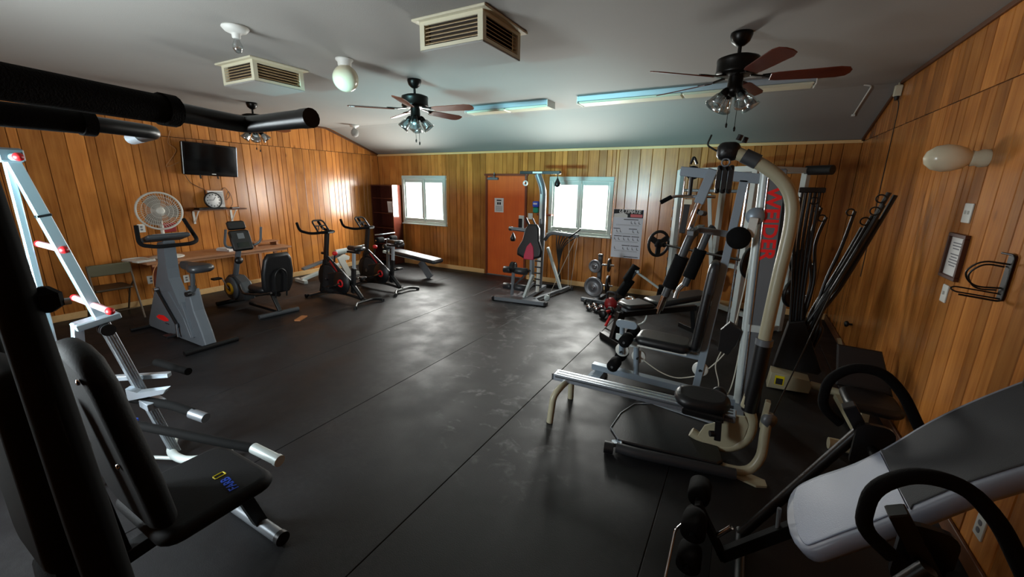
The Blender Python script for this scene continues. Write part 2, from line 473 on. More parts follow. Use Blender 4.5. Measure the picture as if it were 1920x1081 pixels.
# back wall: backing around the openings, then planks one by one
OPEN = [(WIN[1][0], WIN[1][1], WIN[1][2], WIN[1][3]), (-4.69, -3.74, 0.0, 2.05), (WIN[2][0], WIN[2][1], WIN[2][2], WIN[2][3])]
def wall_with_openings(name, label, y0, y1, openings):
    mb = MB(); xs = sorted([XL-0.1, XR+0.1]+[v for o in openings for v in o[:2]])
    for a, b in zip(xs[:-1], xs[1:]):
        mid = (a+b)/2; op = [o for o in openings if o[0] < mid < o[1]]
        spans = [(-0.1, 2.6)]
        for o in op:
            spans = [s for (p, q) in spans for s in ((p, min(q, o[2])), (max(p, o[3]), q)) if s[1]-s[0] > 0.005]
        for p, q in spans: mb.box((mid, (y0+y1)/2, (p+q)/2), (b-a, abs(y1-y0), q-p))
    return struct(name, mb, 'groove', label)
wb = wall_with_openings('wall_back', 'back wall of upright wood planks with two windows and a door', YB+0.012, YB+TH, OPEN)
ps = seams(XL, XR, [v for o in OPEN for v in o[:2]])
put_b = lambda a, z, d: (a, YB+0.012-d, z)
for a, b in zip(ps[:-1], ps[1:]):
    mid = (a+b)/2; spans = [(0.0, ZE-0.004)]
    for o in OPEN:
        if o[0] < mid < o[1]: spans = [s for (p, q) in spans for s in ((p, min(q, o[2])), (max(p, o[3]), q)) if s[1]-s[0] > 0.03]
    for p, q in spans: plank(wb, ((a, p), (b, p), (b, q), (a, q)), put_b)
# side walls with gables above the eaves line
def gable(y):
    if y <= YF: return ZE
    if y < YS0: return ZE+(ZC-ZE)*(y-YF)/(YS0-YF)
    if y <= YS1: return ZC
    return ZC+(ZE-ZC)*(y-YS1)/(YB-YS1)
for side, x, sgn, lab in (('left', XL, 1, 'left wall of upright wood planks behind the bikes'), ('right', XR, -1, 'right wall of upright wood planks beside the weight machines')):
    pts = [(YF-0.1, -0.1), (YB+0.1, -0.1), (YB+0.1, ZE), (YS1, ZC), (YS0, ZC), (YF-0.1, ZE)]
    mb = MB(); xo, xi = x-sgn*TH, x-sgn*0.012
    n = len(pts); mb.add([(xo, p, q) for p, q in pts]+[(xi, p, q) for p, q in pts], [tuple(range(n)), tuple(range(n, 2*n))]+[(i, (i+1) % n, n+(i+1) % n, n+i) for i in range(n)])
    wl = struct('wall_'+side, mb, 'groove', lab)
    put = lambda a, z, d, x=x, sgn=sgn: (x-sgn*(0.012-d), a, z)
    ys = seams(YF, YB)
    for a, b in zip(ys[:-1], ys[1:]):
        plank(wl, ((a, 0), (b, 0), (b, ZE-0.035), (a, ZE-0.035)), put)
    ys = seams(YF, YB, [YS0, YS1])
    for a, b in zip(ys[:-1], ys[1:]):
        za, zb = gable(a), gable(b)
        if max(za, zb)-ZE < 0.03: continue
        plank(wl, ((a, ZE-0.027), (b, ZE-0.027), (b, max(zb, ZE-0.02)), (a, max(za, ZE-0.02))), put)
# front wall behind the camera with the wide window that lights the room
wf = wall_with_openings('wall_front', 'front wall of upright wood planks with a wide window', YF-TH, YF-0.012, [FWIN])
ps = seams(XL, XR, FWIN[:2])
put_f = lambda a, z, d: (a, YF-0.012+d, z)
for a, b in zip(ps[:-1], ps[1:]):
    mid = (a+b)/2; spans = [(0, ZE)]
    if FWIN[0] < mid < FWIN[1]: spans = [(0, FWIN[2]), (FWIN[3], ZE)]
    for p, q in spans: plank(wf, ((a, p), (b, p), (b, q), (a, q)), put_f)

# baseboards and trim
struct('baseboard_back_left', MB().box(((XL-4.72)/2, YB-0.016, 0.045), (-4.72-XL, 0.016, 0.09), bev=0.003), 'trim_wood', 'pale baseboard along the back wall left of the door')
struct('baseboard_back_right', MB().box(((XR-3.70)/2, YB-0.016, 0.045), (XR+3.70, 0.016, 0.09), bev=0.003), 'trim_wood', 'pale baseboard along the back wall right of the door')
struct('baseboard_left', MB().box((XL+0.016, (YF+YB)/2, 0.045), (0.016, YB-YF-0.06, 0.09), bev=0.003), 'trim_wood', 'pale baseboard along the left wall')
struct('baseboard_right', MB().box((XR-0.016, (YF+YB)/2, 0.045), (0.016, YB-YF-0.06, 0.09), bev=0.003), 'dark_trim', 'dark baseboard along the right wall')
struct('trim_1', MB().box(((XL+XR)/2, YB-0.012, ZE-0.028), (XR-XL, 0.018, 0.04), bev=0.003), 'trim_wood', 'pale strip along the top of the back wall')
tp = [(YS0, ZC), (YS1-0.1, ZC), (YB, ZE)]
for k, (x, sg) in enumerate(((XR, -1), (XL, 1))):
    mb = MB()
    for (a, za), (b, zb) in ((tp[0], tp[1]), (tp[1], tp[2])):
        mb.bar((x+sg*0.012, a, za-0.014), (x+sg*0.012, b, zb-0.014), 0.02, 0.035, up=(0, 0, 1))
    struct('trim_%d' % (k+2), mb, 'dark_trim', 'dark strip where the %s wall meets the ceiling' % ('right', 'left')[k])

# windows: painted casing, two sashes of louvred shutter stiles, clear panes
def window(idx, x0, x1, z0, z1, y, sgn, label):
    """sgn: +1 room is towards -y (back wall), -1 room is towards +y"""
    d = lambda k: y-sgn*k
    cw = 0.07; mb = MB()
    for c, s_ in ((((x0+x1)/2, d(0.012), z1-cw/2), (x1-x0, 0.05, cw)), (((x0+x1)/2, d(0.012), z0+cw/2), (x1-x0, 0.05, cw)),
                  ((x0+cw/2, d(0.012), (z0+z1)/2), (cw, 0.05, z1-z0-2*cw)), ((x1-cw/2, d(0.012), (z0+z1)/2), (cw, 0.05, z1-z0-2*cw))):
        mb.box(c, s_, bev=0.006)
    wn = struct('window_%d' % idx, mb, 'window_paint', label)
    mid = (x0+x1)/2
    P(wn, 'window_sill', MB().box((mid, d(0.03), z0+0.008), (x1-x0+0.03, 0.075, 0.022), bev=0.004), 'window_paint')
    P(wn, 'mullion', MB().box((mid, d(0.012), (z0+z1)/2), (0.045, 0.045, z1-z0-2*cw), bev=0.004), 'window_paint')
    for a, b in ((x0+cw, mid-0.022), (mid+0.022, x1-cw)):
        f = MB(); sw = 0.035
        zt, zb = z1-cw, z0+cw
        f.box(((a+b)/2, d(0.0), zt-0.04), (b-a, 0.03, 0.08), bev=0.004).box(((a+b)/2, d(0.0), zb+0.035), (b-a, 0.03, 0.07), bev=0.004)
        f.box((a+sw/2, d(0.0), (zt+zb)/2), (sw, 0.03, zt-zb-0.15), bev=0.004).box((b-sw/2, d(0.0), (zt+zb)/2), (sw, 0.03, zt-zb-0.15), bev=0.004)
        sash = P(wn, 'sash', f, 'window_paint')
        P(sash, 'rail_bead', MB().box(((a+b)/2, d(0.019), zt-0.012), (b-a-0.02, 0.008, 0.014)).box(((a+b)/2, d(0.019), zb+0.02), (b-a-0.02, 0.008, 0.012)), 'white_paint')
        P(sash, 'pane', MB().box(((a+b)/2, d(-0.02), (zt+zb)/2), (b-a-0.02, 0.004, zt-zb-0.12)), 'pane_glass')
        r_ = MB().cyl((a+sw+0.012, d(0.005), zb+0.09), (a+sw+0.012, d(0.005), zt-0.1), 0.005, n=8)
        P(sash, 'tilt_rod', r_, 'window_paint')
    return wn
window(1, *WIN[1], YB, 1, 'small white framed window in the back wall beside the bookcase')
window(2, *WIN[2], YB, 1, 'white framed window in the back wall between door and poster')
window(3, *FWIN, YF, -1, 'wide white framed window in the front wall behind the camera')

# door in the back wall
dx0, dx1, dz = -4.69, -3.74, 2.05
dr = struct('door_1', MB().box(((dx0+dx1)/2, YB+0.022, (dz-0.03)/2), (dx1-dx0-0.09, 0.04, dz-0.045), bev=0.003), 'door_wood', 'bright orange flush door in the back wall')
for nm, c, s_ in (('jamb', (dx0+0.022, YB+0.01, dz/2), (0.044, 0.05, dz)), ('jamb', (dx1-0.022, YB+0.01, dz/2), (0.044, 0.05, dz)), ('door_header', ((dx0+dx1)/2, YB+0.008, dz-0.018), (dx1-dx0+0.05, 0.055, 0.04))):
    P(dr, nm, MB().box(c, s_, bev=0.003), 'red_trim')
P(dr, 'threshold', MB().box(((dx0+dx1)/2, YB-0.005, 0.008), (dx1-dx0-0.1, 0.07, 0.016), bev=0.003), 'steel_grey')
cl = P(dr, 'door_closer', MB().box((-4.50, YB-0.03, 1.955), (0.24, 0.05, 0.05), bev=0.008), 'steel_grey')
P(cl, 'closer_arm', MB().bar((-4.55, YB-0.06, 1.985), (-4.42, YB-0.14, 2.0), 0.02, 0.008).bar((-4.42, YB-0.14, 2.0), (-4.47, YB-0.02, 2.045), 0.02, 0.008).cyl((-4.47, YB-0.03, 1.97), (-4.47, YB-0.03, 2.07), 0.012), 'steel_grey')
lk = P(dr, 'lock_plate', MB().box((-3.85, YB-0.004, 1.11), (0.115, 0.016, 0.30), bev=0.004), 'plate_white', 'white lock plate')
P(lk, 'keypad', MB().box((-3.865, YB-0.022, 1.10), (0.075, 0.03, 0.2), bev=0.008), 'black_plastic', 'black keypad lock')
P(lk, 'lever', MB().tube(rnd([(-3.82, YB-0.01, 1.02), (-3.82, YB-0.06, 1.02), (-3.92, YB-0.06, 1.0)], 0.02), 0.01), 'chrome', 'chrome lever handle')

# ================================================================== WALL AND CEILING FIXTURES
def wall_plate(name, label, cat, o, u, v, n, w_, h_, kind, material='plate_white', group=None):
    o, u, v, n = V(o), V(u), V(v), V(n)
    t = thing(name, label, cat, o, group)
    P(t, 'cover_plate', MB().prism(rrect(w_, h_, 0.006), o+n*0.004, u, v, 0.008, 0.002), material)
    if kind == 'switch':
        for k in ((-0.023, 0.023) if w_ > 0.1 else (0,)):
            P(t, 'toggle', MB().box(o+u*k+n*0.012+v*0.004, (0.01, 0.01, 0.022)), material)
    elif kind == 'outlet':
        for k in (-0.02, 0.02):
            P(t, 'socket', MB().prism(rrect(0.03, 0.026, 0.01), o+v*k+n*0.009, u, v, 0.004), 'ink_grey')
    return t
# right wall
rw = XR-0.002
t = thing('wall_globe_lamp', 'white egg shaped globe lamp sticking out of the right wall', 'lamp', (rw, 3.62, 2.03))
P(t, 'mount', MB().lathe([(0.05, 0), (0.052, 0.03), (0.042, 0.05), (0.046, 0.07), (0.04, 0.08)], (rw, 3.62, 2.03), (-1, 0, 0)), 'cream_metal')
P(t, 'glass_globe', MB().lathe([(0.038, 0.075), (0.06, 0.10), (0.078, 0.15), (0.082, 0.19), (0.07, 0.24), (0.04, 0.275), (0.005, 0.288)], (rw, 3.62, 2.03), (-1, 0, 0.02)), 'opal')
wall_plate('light_switch', 'white double light switch plate above the framed notice', 'switch', (rw, 3.67, 1.705), -Y, Z, -X, 0.115, 0.12, 'switch')
wall_plate('light_switch', 'white switch plate below the framed notice', 'switch', (rw, 3.68, 1.185), -Y, Z, -X, 0.085, 0.115, 'switch')
wall_plate('wall_outlet', 'pale outlet low on the right wall under the inversion table', 'outlet', (rw, 2.60, 0.24), -Y, Z, -X, 0.08, 0.12, 'outlet')
t = thing('framed_notice', 'small notice in a dark wooden frame on the right wall', 'frame', (rw, 3.67, 1.43))
for c, s_ in (((rw-0.012, 3.67, 1.563), (0.026, 0.25, 0.024)), ((rw-0.012, 3.67, 1.297), (0.026, 0.25, 0.024)), ((rw-0.012, 3.783, 1.43), (0.026, 0.024, 0.242)), ((rw-0.012, 3.557, 1.43), (0.026, 0.024, 0.242))):
    P(t, 'frame_side', MB().box(c, s_, bev=0.003), 'frame_wood')
sh = P(t, 'sheet', MB().box((rw-0.008, 3.67, 1.43), (0.006, 0.205, 0.245)), 'paper')
mb = MB()
for k in range(9):
    if k == 3: continue
    mb.box((rw-0.0115, 3.67, 1.515-k*0.018), (0.0008, 0.12-0.03*(k % 3 == 2), 0.007))
P(sh, 'printed_lines', mb, 'ink_grey')
t = thing('wire_towel_rack', 'black wire towel rack with rings on the right wall', 'rack', (rw, 3.06, 1.41))
P(t, 'back_plate', MB().bar((rw-0.008, 3.03, 1.29), (rw-0.008, 3.03, 1.53), 0.05, 0.012), 'black_metal')
P(t, 'wall_wire', MB().tube(rnd([(rw-0.03, 3.08, 1.53), (rw-0.012, 3.0, 1.53), (rw-0.012, 3.0, 1.29), (rw-0.16, 3.04, 1.30)], 0.02), 0.005, 8), 'black_metal')
for k, (zz, R_) in enumerate(((1.42, 0.072), (1.40, 0.062))):
    P(t, 'ring', MB().tube(rnd([(rw-0.01, 3.02+k*0.05, zz+0.06), (rw-0.11+k*0.03, 3.04+k*0.05, zz+0.07), (rw-0.16+k*0.03, 3.06+k*0.05, zz), (rw-0.11+k*0.03, 3.06+k*0.05, zz-0.075), (rw-0.01, 3.03+k*0.05, zz-0.065)], 0.05), 0.0045, 8), 'black_metal')
P(t, 'towel_bar', MB().tube(rnd([(rw-0.01, 3.02, 1.30), (rw-0.17, 3.06, 1.31), (rw-0.19, 3.07, 1.325), (rw-0.17, 3.08, 1.335), (rw-0.01, 3.06, 1.32)], 0.02), 0.004, 8), 'black_metal')
t = thing('rubber_bumper', 'small dark door bumper fixed low on the right wall near the corner', 'bumper', (rw, 5.75, 0.36))
P(t, 'stem', MB().cyl((rw, 5.75, 0.36), (rw-0.04, 5.75, 0.36), 0.012), 'black_metal')
P(t, 'knob_head', MB().ball((rw-0.05, 5.75, 0.36), (0.025, 0.035, 0.035)), 'black_metal')
t = thing('wall_sensor', 'small grey box hanging high on the right wall trailing a wire', 'sensor', (rw, 5.86, 2.8))
P(t, 'sensor_body', MB().box((rw-0.035, 5.86, 2.82), (0.06, 0.05, 0.11), Matrix.Rotation(0.15, 3, 'X'), 0.008), 'cream_metal')
P(t, 'lens_cap', MB().cyl((rw-0.035, 5.855, 2.765), (rw-0.035, 5.85, 2.73), 0.024, 0.018), 'black_plastic')
P(t, 'bracket', MB().bar((rw-0.03, 5.9, 2.90), (rw-0.03, 5.86, 2.86), 0.012, 0.02), 'cream_metal')
P(t, 'wire', MB().tube(spline([(rw-0.03, 5.85, 2.74), (rw-0.004, 5.85, 2.66), (rw-0.004, 5.84, 2.3), (rw-0.004, 5.845, 1.8), (rw-0.004, 5.84, 1.3), (rw-0.004, 5.84, 0.9)]), 0.004, 6), 'cable_black')
t = thing('ceiling_bracket', 'thin white bracket bent down from the ceiling edge near the right wall', 'bracket', (0.98, 5.95, 2.91))
P(t, 'strip', MB().tube(rnd([(0.90, 5.93, 2.915), (0.97, 5.95, 2.90), (0.95, 6.55, 2.70)], 0.03), 0.008, 8), 'white_paint')
P(t, 'foot', MB().box((0.95, 6.56, 2.70), (0.03, 0.05, 0.02)), 'white_paint')

# ceiling fans
def make_fan():
    t = thing('ceiling_fan', 'x', 'ceiling fan', (0, 0, 0), 'ceiling fans in a row')
    P(t, 'canopy', MB().lathe([(0.001, 0), (0.072, 0), (0.074, -0.02), (0.06, -0.06), (0.03, -0.085), (0.014, -0.09)], (0, 0, 0)), 'bronze')
    P(t, 'down_rod', MB().cyl((0, 0, -0.08), (0, 0, -0.17), 0.013), 'bronze')
    h = P(t, 'motor_housing', MB().lathe([(0.02, -0.15), (0.10, -0.155), (0.14, -0.17), (0.143, -0.185), (0.14, -0.195), (0.14, -0.25), (0.145, -0.262), (0.14, -0.275), (0.10, -0.285), (0.05, -0.29)], (0, 0, 0), n=28), 'bronze')
    for k in range(5):
        a = math.radians(20+72*k); u = V((math.cos(a), math.sin(a), 0)); v = V((-math.sin(a), math.cos(a), 0))
        vt = (v*math.cos(0.24)-Z*math.sin(0.24))
        outline = [(0.22, -0.045), (0.26, -0.055), (0.62, -0.07), (0.675, -0.055), (0.695, -0.02), (0.695, 0.02), (0.675, 0.055), (0.62, 0.07), (0.26, 0.055), (0.22, 0.045)]
        bl = P(t, 'blade', MB().prism(outline, V((0, 0, -0.305)), u, vt, 0.007, 0.002), 'blade_wood')
        P(bl, 'blade_iron', MB().bar(u*0.09+Z*-0.285, u*0.19+Z*-0.30, 0.03, 0.01).prism([(0.17, -0.02), (0.29, -0.035), (0.30, 0), (0.29, 0.035), (0.17, 0.02)], V((0, 0, -0.296)), u, vt, 0.008), 'bronze')
    lk_ = P(t, 'light_kit', MB().lathe([(0.05, -0.29), (0.052, -0.36), (0.06, -0.37), (0.055, -0.40), (0.02, -0.425), (0.001, -0.43)], (0, 0, 0)), 'bronze')
    for k in range(4):
        a = math.radians(45+90*k); u = V((math.cos(a), math.sin(a), 0)); d = (u*0.62-Z*0.78).normalized(); o = u*0.05+Z*-0.375
        P(lk_, 'lamp_arm', MB().lathe([(0.02, 0), (0.028, 0.02), (0.03, 0.05), (0.026, 0.055)], o, d, 14), 'bronze')
        gs = MB(); ring_o = [(0.03, 0.05), (0.042, 0.07), (0.05, 0.10), (0.055, 0.13), (0.066, 0.155), (0.062, 0.153), (0.051, 0.13), (0.046, 0.10), (0.038, 0.07), (0.027, 0.052)]
        x_, y_, a_ = frame(d); rings = [[o+a_*tt+(x_*math.cos(q)+y_*math.sin(q))*r for q in [2*PI*i/18 for i in range(18)]] for r, tt in ring_o]
        gs.loft(rings, True, False)
        P(lk_, 'glass_shade', gs, 'bell_glass')
        P(lk_, 'light_bulb', MB().lathe([(0.012, 0.05), (0.014, 0.07), (0.022, 0.095), (0.018, 0.115), (0.003, 0.125)], o, d, 10), 'tube_glass')
    for k, (x_, zz) in enumerate(((-0.03, -0.60), (0.03, -0.63))):
        P(lk_, 'pull_chain', MB().cyl((x_, 0.02, -0.42), (x_, 0.02, zz), 0.0022, n=6).lathe([(0.002, 0), (0.009, -0.015), (0.007, -0.035), (0.001, -0.04)], (x_, 0.02, zz), n=8), 'bronze')
    return t
fan = make_fan()
FANS = [((-0.20, 3.69), -13, 'dark bronze ceiling fan with cherry blades nearest the right wall'), ((-3.31, 3.69), -10, 'middle ceiling fan of the row, in line with the round globe light'), ((-6.38, 3.69), 15, 'ceiling fan at the left end of the row, above the television')]
for i, ((x, y), a, lab) in enumerate(FANS):
    o = fan if i == 0 else copy_tree(fan)
    o.location = (x, y, ZC); o.rotation_euler = (0, 0, math.radians(a)); o['label'] = lab

# boxed air vents hanging under the ceiling
def vent(x, y, lab):
    w_, d_, h_ = 0.52, 0.50, 0.20
    t = thing('ceiling_vent', lab, 'vent', (x, y, ZC), 'boxed ceiling vents')
    P(t, 'flange', MB().box((x, y, ZC-0.008), (w_+0.08, d_+0.08, 0.016), bev=0.004), 'cream_metal')
    P(t, 'bottom_panel', MB().box((x, y, ZC-h_+0.006), (w_, d_, 0.012), bev=0.003), 'ceiling_paint')
    P(t, 'core', MB().box((x, y, ZC-h_/2), (w_-0.09, d_-0.09, h_-0.03)), 'vent_dark')
    for sx_ in (-1, 1):
        for sy2 in (-1, 1): P(t, 'corner_post', MB().box((x+sx_*(w_/2-0.02), y+sy2*(d_/2-0.02), ZC-h_/2), (0.04, 0.04, h_-0.012)), 'cream_metal')
    for sy2 in (-1, 1):
        P(t, 'frame_rail', MB().box((x, y+sy2*(d_/2-0.006), ZC-0.028), (w_-0.08, 0.012, 0.024)).box((x, y+sy2*(d_/2-0.006), ZC-h_+0.022), (w_-0.08, 0.012, 0.022)), 'cream_metal')
        P(t, 'frame_rail', MB().box((x+sy2*(w_/2-0.006), y, ZC-0.028), (0.012, d_-0.08, 0.024)).box((x+sy2*(w_/2-0.006), y, ZC-h_+0.022), (0.012, d_-0.08, 0.022)), 'cream_metal')
        for k in range(5):
            zz = ZC-0.052-k*0.024
            P(t, 'louver', MB().box((x, y+sy2*(d_/2-0.02), zz), (w_-0.08, 0.028, 0.003), Matrix.Rotation(sy2*-0.6, 3, 'X')), 'vent_slat')
            P(t, 'louver', MB().box((x+sy2*(w_/2-0.02), y, zz), (0.028, d_-0.08, 0.003), Matrix.Rotation(sy2*0.6, 3, 'Y')), 'vent_slat')
    return t
vent(-1.87, 2.70, 'large boxed ceiling vent nearest the camera')
vent(-4.33, 2.66, 'boxed ceiling vent further left, beyond the bare bulb')

# ceiling lamps
t = thing('globe_light', 'round cream glass globe light hanging from the ceiling', 'ceiling lamp', (-3.36, 2.83, ZC))
P(t, 'holder', MB().lathe([(0.001, 0), (0.075, 0), (0.078, -0.012), (0.06, -0.03), (0.058, -0.06), (0.045, -0.07)], (-3.36, 2.83, ZC)), 'white_paint')
P(t, 'glass_globe', MB().lathe([(0.05, -0.062)]+[(0.113*math.sin(math.radians(a)), -0.165+0.113*math.cos(math.radians(a))) for a in range(30, 180, 12)]+[(0.002, -0.278)], (-3.36, 2.83, ZC), n=24), 'opal')
def bulb_lamp(x, y, lab, globe):
    t = thing('bulb_holder', lab, 'ceiling lamp', (x, y, ZC))
    P(t, 'holder', MB().lathe([(0.001, 0), (0.085, 0), (0.09, -0.012), (0.07, -0.035), (0.045, -0.045), (0.03, -0.05), (0.028, -0.075), (0.02, -0.08)], (x, y, ZC)), 'white_paint')
    if globe: P(t, 'bulb', MB().lathe([(0.03, -0.07), (0.06, -0.10), (0.075, -0.15), (0.06, -0.2), (0.02, -0.222), (0.002, -0.225)], (x, y, ZC)), 'ceiling_paint')
    else: P(t, 'bulb', MB().lathe([(0.016, -0.07), (0.018, -0.09), (0.034, -0.125), (0.032, -0.15), (0.018, -0.172), (0.002, -0.178)], (x, y, ZC)), 'bell_glass')
bulb_lamp(-3.42, 1.93, 'bare clear bulb in a white ceiling holder', False)
bulb_lamp(-6.84, 5.88, 'small pale globe light near the corner of the sloped ceiling', True)
def tube_light(x0, x1, y, lab):
    t = thing('fluorescent_fixture', lab, 'ceiling lamp', ((x0+x1)/2, y, ZC), 'long fluorescent fixtures')
    P(t, 'housing', MB().box(((x0+x1)/2, y, ZC-0.03), (x1-x0, 0.24, 0.06), bev=0.004), 'silver')
    mb = MB(); xm = (x0+x1)/2
    for a, b in ((x0+0.01, xm-0.004), (xm+0.004, x1-0.01)):
        P(t, 'diffuser', MB().box(((a+b)/2, y, ZC-0.07), (b-a, 0.22, 0.03), bev=0.012), 'cream_metal')
    for xe in (x0-0.003, x1+0.003): P(t, 'end_plate', MB().box((xe, y, ZC-0.042), (0.008, 0.25, 0.085)), 'white_paint')
tube_light(-2.03, 0.42, 5.36, 'long fluorescent ceiling fixture behind the right ceiling fan')
tube_light(-3.75, -2.45, 5.36, 'shorter fluorescent ceiling fixture behind the middle ceiling fan')

# ---------------------------------------------------------------- back wall things
bw = YB-0.003
t = thing('door_notice', 'white printed notice taped to the orange door', 'notice', (-4.37, bw, 1.44))
sh = P(t, 'sheet', MB().box((-4.37, bw+0.001, 1.44), (0.21, 0.003, 0.28)), 'paper')
mb = MB().box((-4.37, bw-0.001, 1.535), (0.11, 0.001, 0.025)).box((-4.395, bw-0.001, 1.475), (0.04, 0.001, 0.05)).box((-4.345, bw-0.001, 1.475), (0.04, 0.001, 0.05))
for k in range(6): mb.box((-4.37, bw-0.001, 1.42-k*0.018), (0.16, 0.001, 0.005))
P(sh, 'printed_lines', mb, 'ink')
wall_plate('light_switch', 'white switch plate between the door and the rear window', 'switch', (-3.655, bw, 1.255), X, Z, -Y, 0.10, 0.115, 'switch')
t = thing('sanitizer_dispenser', 'blue and green hand sanitizer dispenser beside the door', 'dispenser', (-3.52, bw, 1.44))
P(t, 'dispenser_body', MB().box((-3.52, bw-0.04, 1.49), (0.12, 0.08, 0.11), bev=0.015), 'blue_print')
P(t, 'gel_tank', MB().box((-3.52, bw-0.04, 1.38), (0.11, 0.07, 0.11), bev=0.02), 'green_gel')
P(t, 'front_label', MB().box((-3.52, bw-0.081, 1.50), (0.08, 0.002, 0.03)), 'paper')
t = thing('wall_ledge', 'short dark red ledge on the wall beside the rear window', 'shelf', (-3.33, bw, 1.30))
P(t, 'ledge_board', MB().box((-3.32, bw-0.05, 1.30), (0.30, 0.10, 0.03), bev=0.004), 'red_trim')
P(t, 'ledge_bracket', MB().box((-3.42, bw-0.03, 1.26), (0.02, 0.06, 0.06)), 'red_trim')
t = thing('exercise_poster', 'tall exercise chart poster headed ULTIMATE right of the rear window', 'poster', (-1.77, bw, 1.04))
sh = P(t, 'sheet', MB().box((-1.77, bw, 1.04), (0.51, 0.003, 0.84)), 'paper_blue')
P(t, 'header', MB().box((-1.77, bw-0.002, 1.39), (0.505, 0.002, 0.135)), 'ink')
P(t, 'red_band', MB().box((-1.63, bw-0.0035, 1.358), (0.20, 0.001, 0.05)), 'red')
P(t, 'photo_patch', MB().prism([(-0.245, -0.05), (-0.01, -0.05), (-0.01, 0.0), (-0.08, 0.03), (-0.245, 0.01)], (-1.77, bw-0.0035, 1.37), X, Z, 0.001), 'paper')
text(t, 'headline', 'ULTIMATE', (-1.75, bw-0.004, 1.425), X, Z, 0.085, 'paper', bold=0.003, shear=0.3, xs=0.95)
mb = MB()
for r_, (z_, cols) in enumerate(((1.29, ((0.03, .2),)), (1.29, ((.13, .1),)), (1.13, ((-.18, .12), (.10, .14))), (1.0, ((-.15, .14), (.0, .14), (.15, .13))), (0.84, ((.0, .14), (.15, .14))), (0.645, ((.1, .25),)))):
    for cx_, ww in cols: mb.box((-1.77+cx_, bw-0.002, z_), (ww, 0.001, 0.012))
P(t, 'printed_bars', mb, 'ink')
mb = MB()
for z_, xs_ in ((1.24, (.06, .12, .19)), (1.09, (-.18, -.12, .1, .18)), (0.955, (-.21, -.14, -.05, .03, .11, .19)), (0.79, (-.2, -.05, .03, .11, .19))):
    for x_ in xs_:
        mb.ball((-1.77+x_, bw-0.001, z_+0.018), (0.008, 0.0015, 0.008), 8)
        mb.bar((-1.77+x_, bw-0.002, z_+0.008), (-1.77+x_+0.006, bw-0.002, z_-0.018), 0.014, 0.001, up=Y).bar((-1.77+x_, bw-0.002, z_-0.015), (-1.77+x_+0.03, bw-0.002, z_-0.022), 0.009, 0.001, up=Y)
    for k in range(2):
        mb.box((-1.77, bw-0.002, z_-0.04-0.014*k), (0.40, 0.001, 0.003))
P(t, 'printed_figures', mb, 'ink_grey')

# bookcase in the far left corner
bx0, bx1, by0, by1, bz = -7.66, -6.98, 6.92, 7.20, 1.80
t = thing('bookcase', 'tall dark brown bookcase in the far left corner', 'bookcase', ((bx0+bx1)/2, (by0+by1)/2, 0))
P(t, 'side_panel', MB().box((bx0+0.012, (by0+by1)/2, bz/2), (0.024, by1-by0, bz)), 'bookcase_wood')
P(t, 'side_panel', MB().box((bx1-0.012, (by0+by1)/2, bz/2), (0.024, by1-by0, bz)), 'bookcase_wood')
P(t, 'back_panel', MB().box(((bx0+bx1)/2, by1-0.006, bz/2), (bx1-bx0-0.05, 0.01, bz-0.02)), 'bookcase_wood')
P(t, 'top_board', MB().box(((bx0+bx1)/2, (by0+by1)/2, bz-0.012), (bx1-bx0-0.05, by1-by0, 0.024)), 'bookcase_wood')
for zz in (0.06, 0.45, 0.83, 1.17, 1.50):
    P(t, 'shelf', MB().box(((bx0+bx1)/2, (by0+by1)/2+0.01, zz), (bx1-bx0-0.05, by1-by0-0.03, 0.02)), 'bookcase_wood')
t = thing('shelf_notice', 'white sheet of paper standing on a bookcase shelf', 'paper', (-7.12, 6.98, 1.18))
sh = P(t, 'sheet', MB().box((-7.14, 7.0, 1.31), (0.17, 0.003, 0.25), Matrix.Rotation(0.08, 3, 'X')), 'paper')
mb = MB()
for k in range(7): mb.box((-7.14, 6.9965+0.0016*(k-3), 1.38-k*0.022), (0.12, 0.001, 0.006))
P(sh, 'printed_lines', mb, 'ink_grey')

# ================================================================== LEFT WALL: television, shelf, table
lw = XL+0.004
t = thing('television', 'black flat screen television mounted on the left wall', 'television', (lw, 3.61, 2.15))
rt = Matrix.Rotation(math.radians(6), 3, 'Y') @ Matrix.Rotation(math.radians(-2), 3, 'X')
P(t, 'case', MB().box((lw+0.12, 3.61, 2.15), (0.05, 0.79, 0.49), rt, 0.012), 'black_gloss')
P(t, 'screen', MB().box(V((lw+0.12, 3.61, 2.15))+rt @ V((0.0255, 0, 0.02)), (0.003, 0.70, 0.40), rt), 'screen')
P(t, 'side_strip', MB().box(V((lw+0.12, 3.61, 2.15))+rt @ V((0.022, -0.388, 0)), (0.01, 0.008, 0.47), rt), 'silver')
P(t, 'side_strip', MB().box(V((lw+0.12, 3.61, 2.15))+rt @ V((0.022, 0.388, 0)), (0.01, 0.008, 0.47), rt), 'silver')
P(t, 'badge', MB().box(V((lw+0.12, 3.61, 2.15))+rt @ V((0.0265, 0.03, -0.215)), (0.002, 0.06, 0.012), rt), 'plate_white')
P(t, 'wall_mount', MB().box((lw+0.03, 3.61, 2.16), (0.06, 0.3, 0.2)).bar((lw+0.05, 3.45, 2.1), (lw+0.09, 3.45, 1.86), 0.02, 0.015).bar((lw+0.05, 3.70, 2.1), (lw+0.09, 3.70, 1.86), 0.02, 0.015), 'black_metal')
solo('tv_cable', 'tan cable running up the left wall behind the television', 'cable', MB().tube(spline([(lw+0.008, 3.18, 2.55), (lw+0.008, 3.14, 2.44), (lw+0.01, 3.13, 2.36), (lw+0.03, 3.20, 2.26), (lw+0.01, 3.05, 2.03), (lw+0.02, 3.22, 2.10)]), 0.006, 6), 'cable_tan', (lw, 3.15, 2.3))
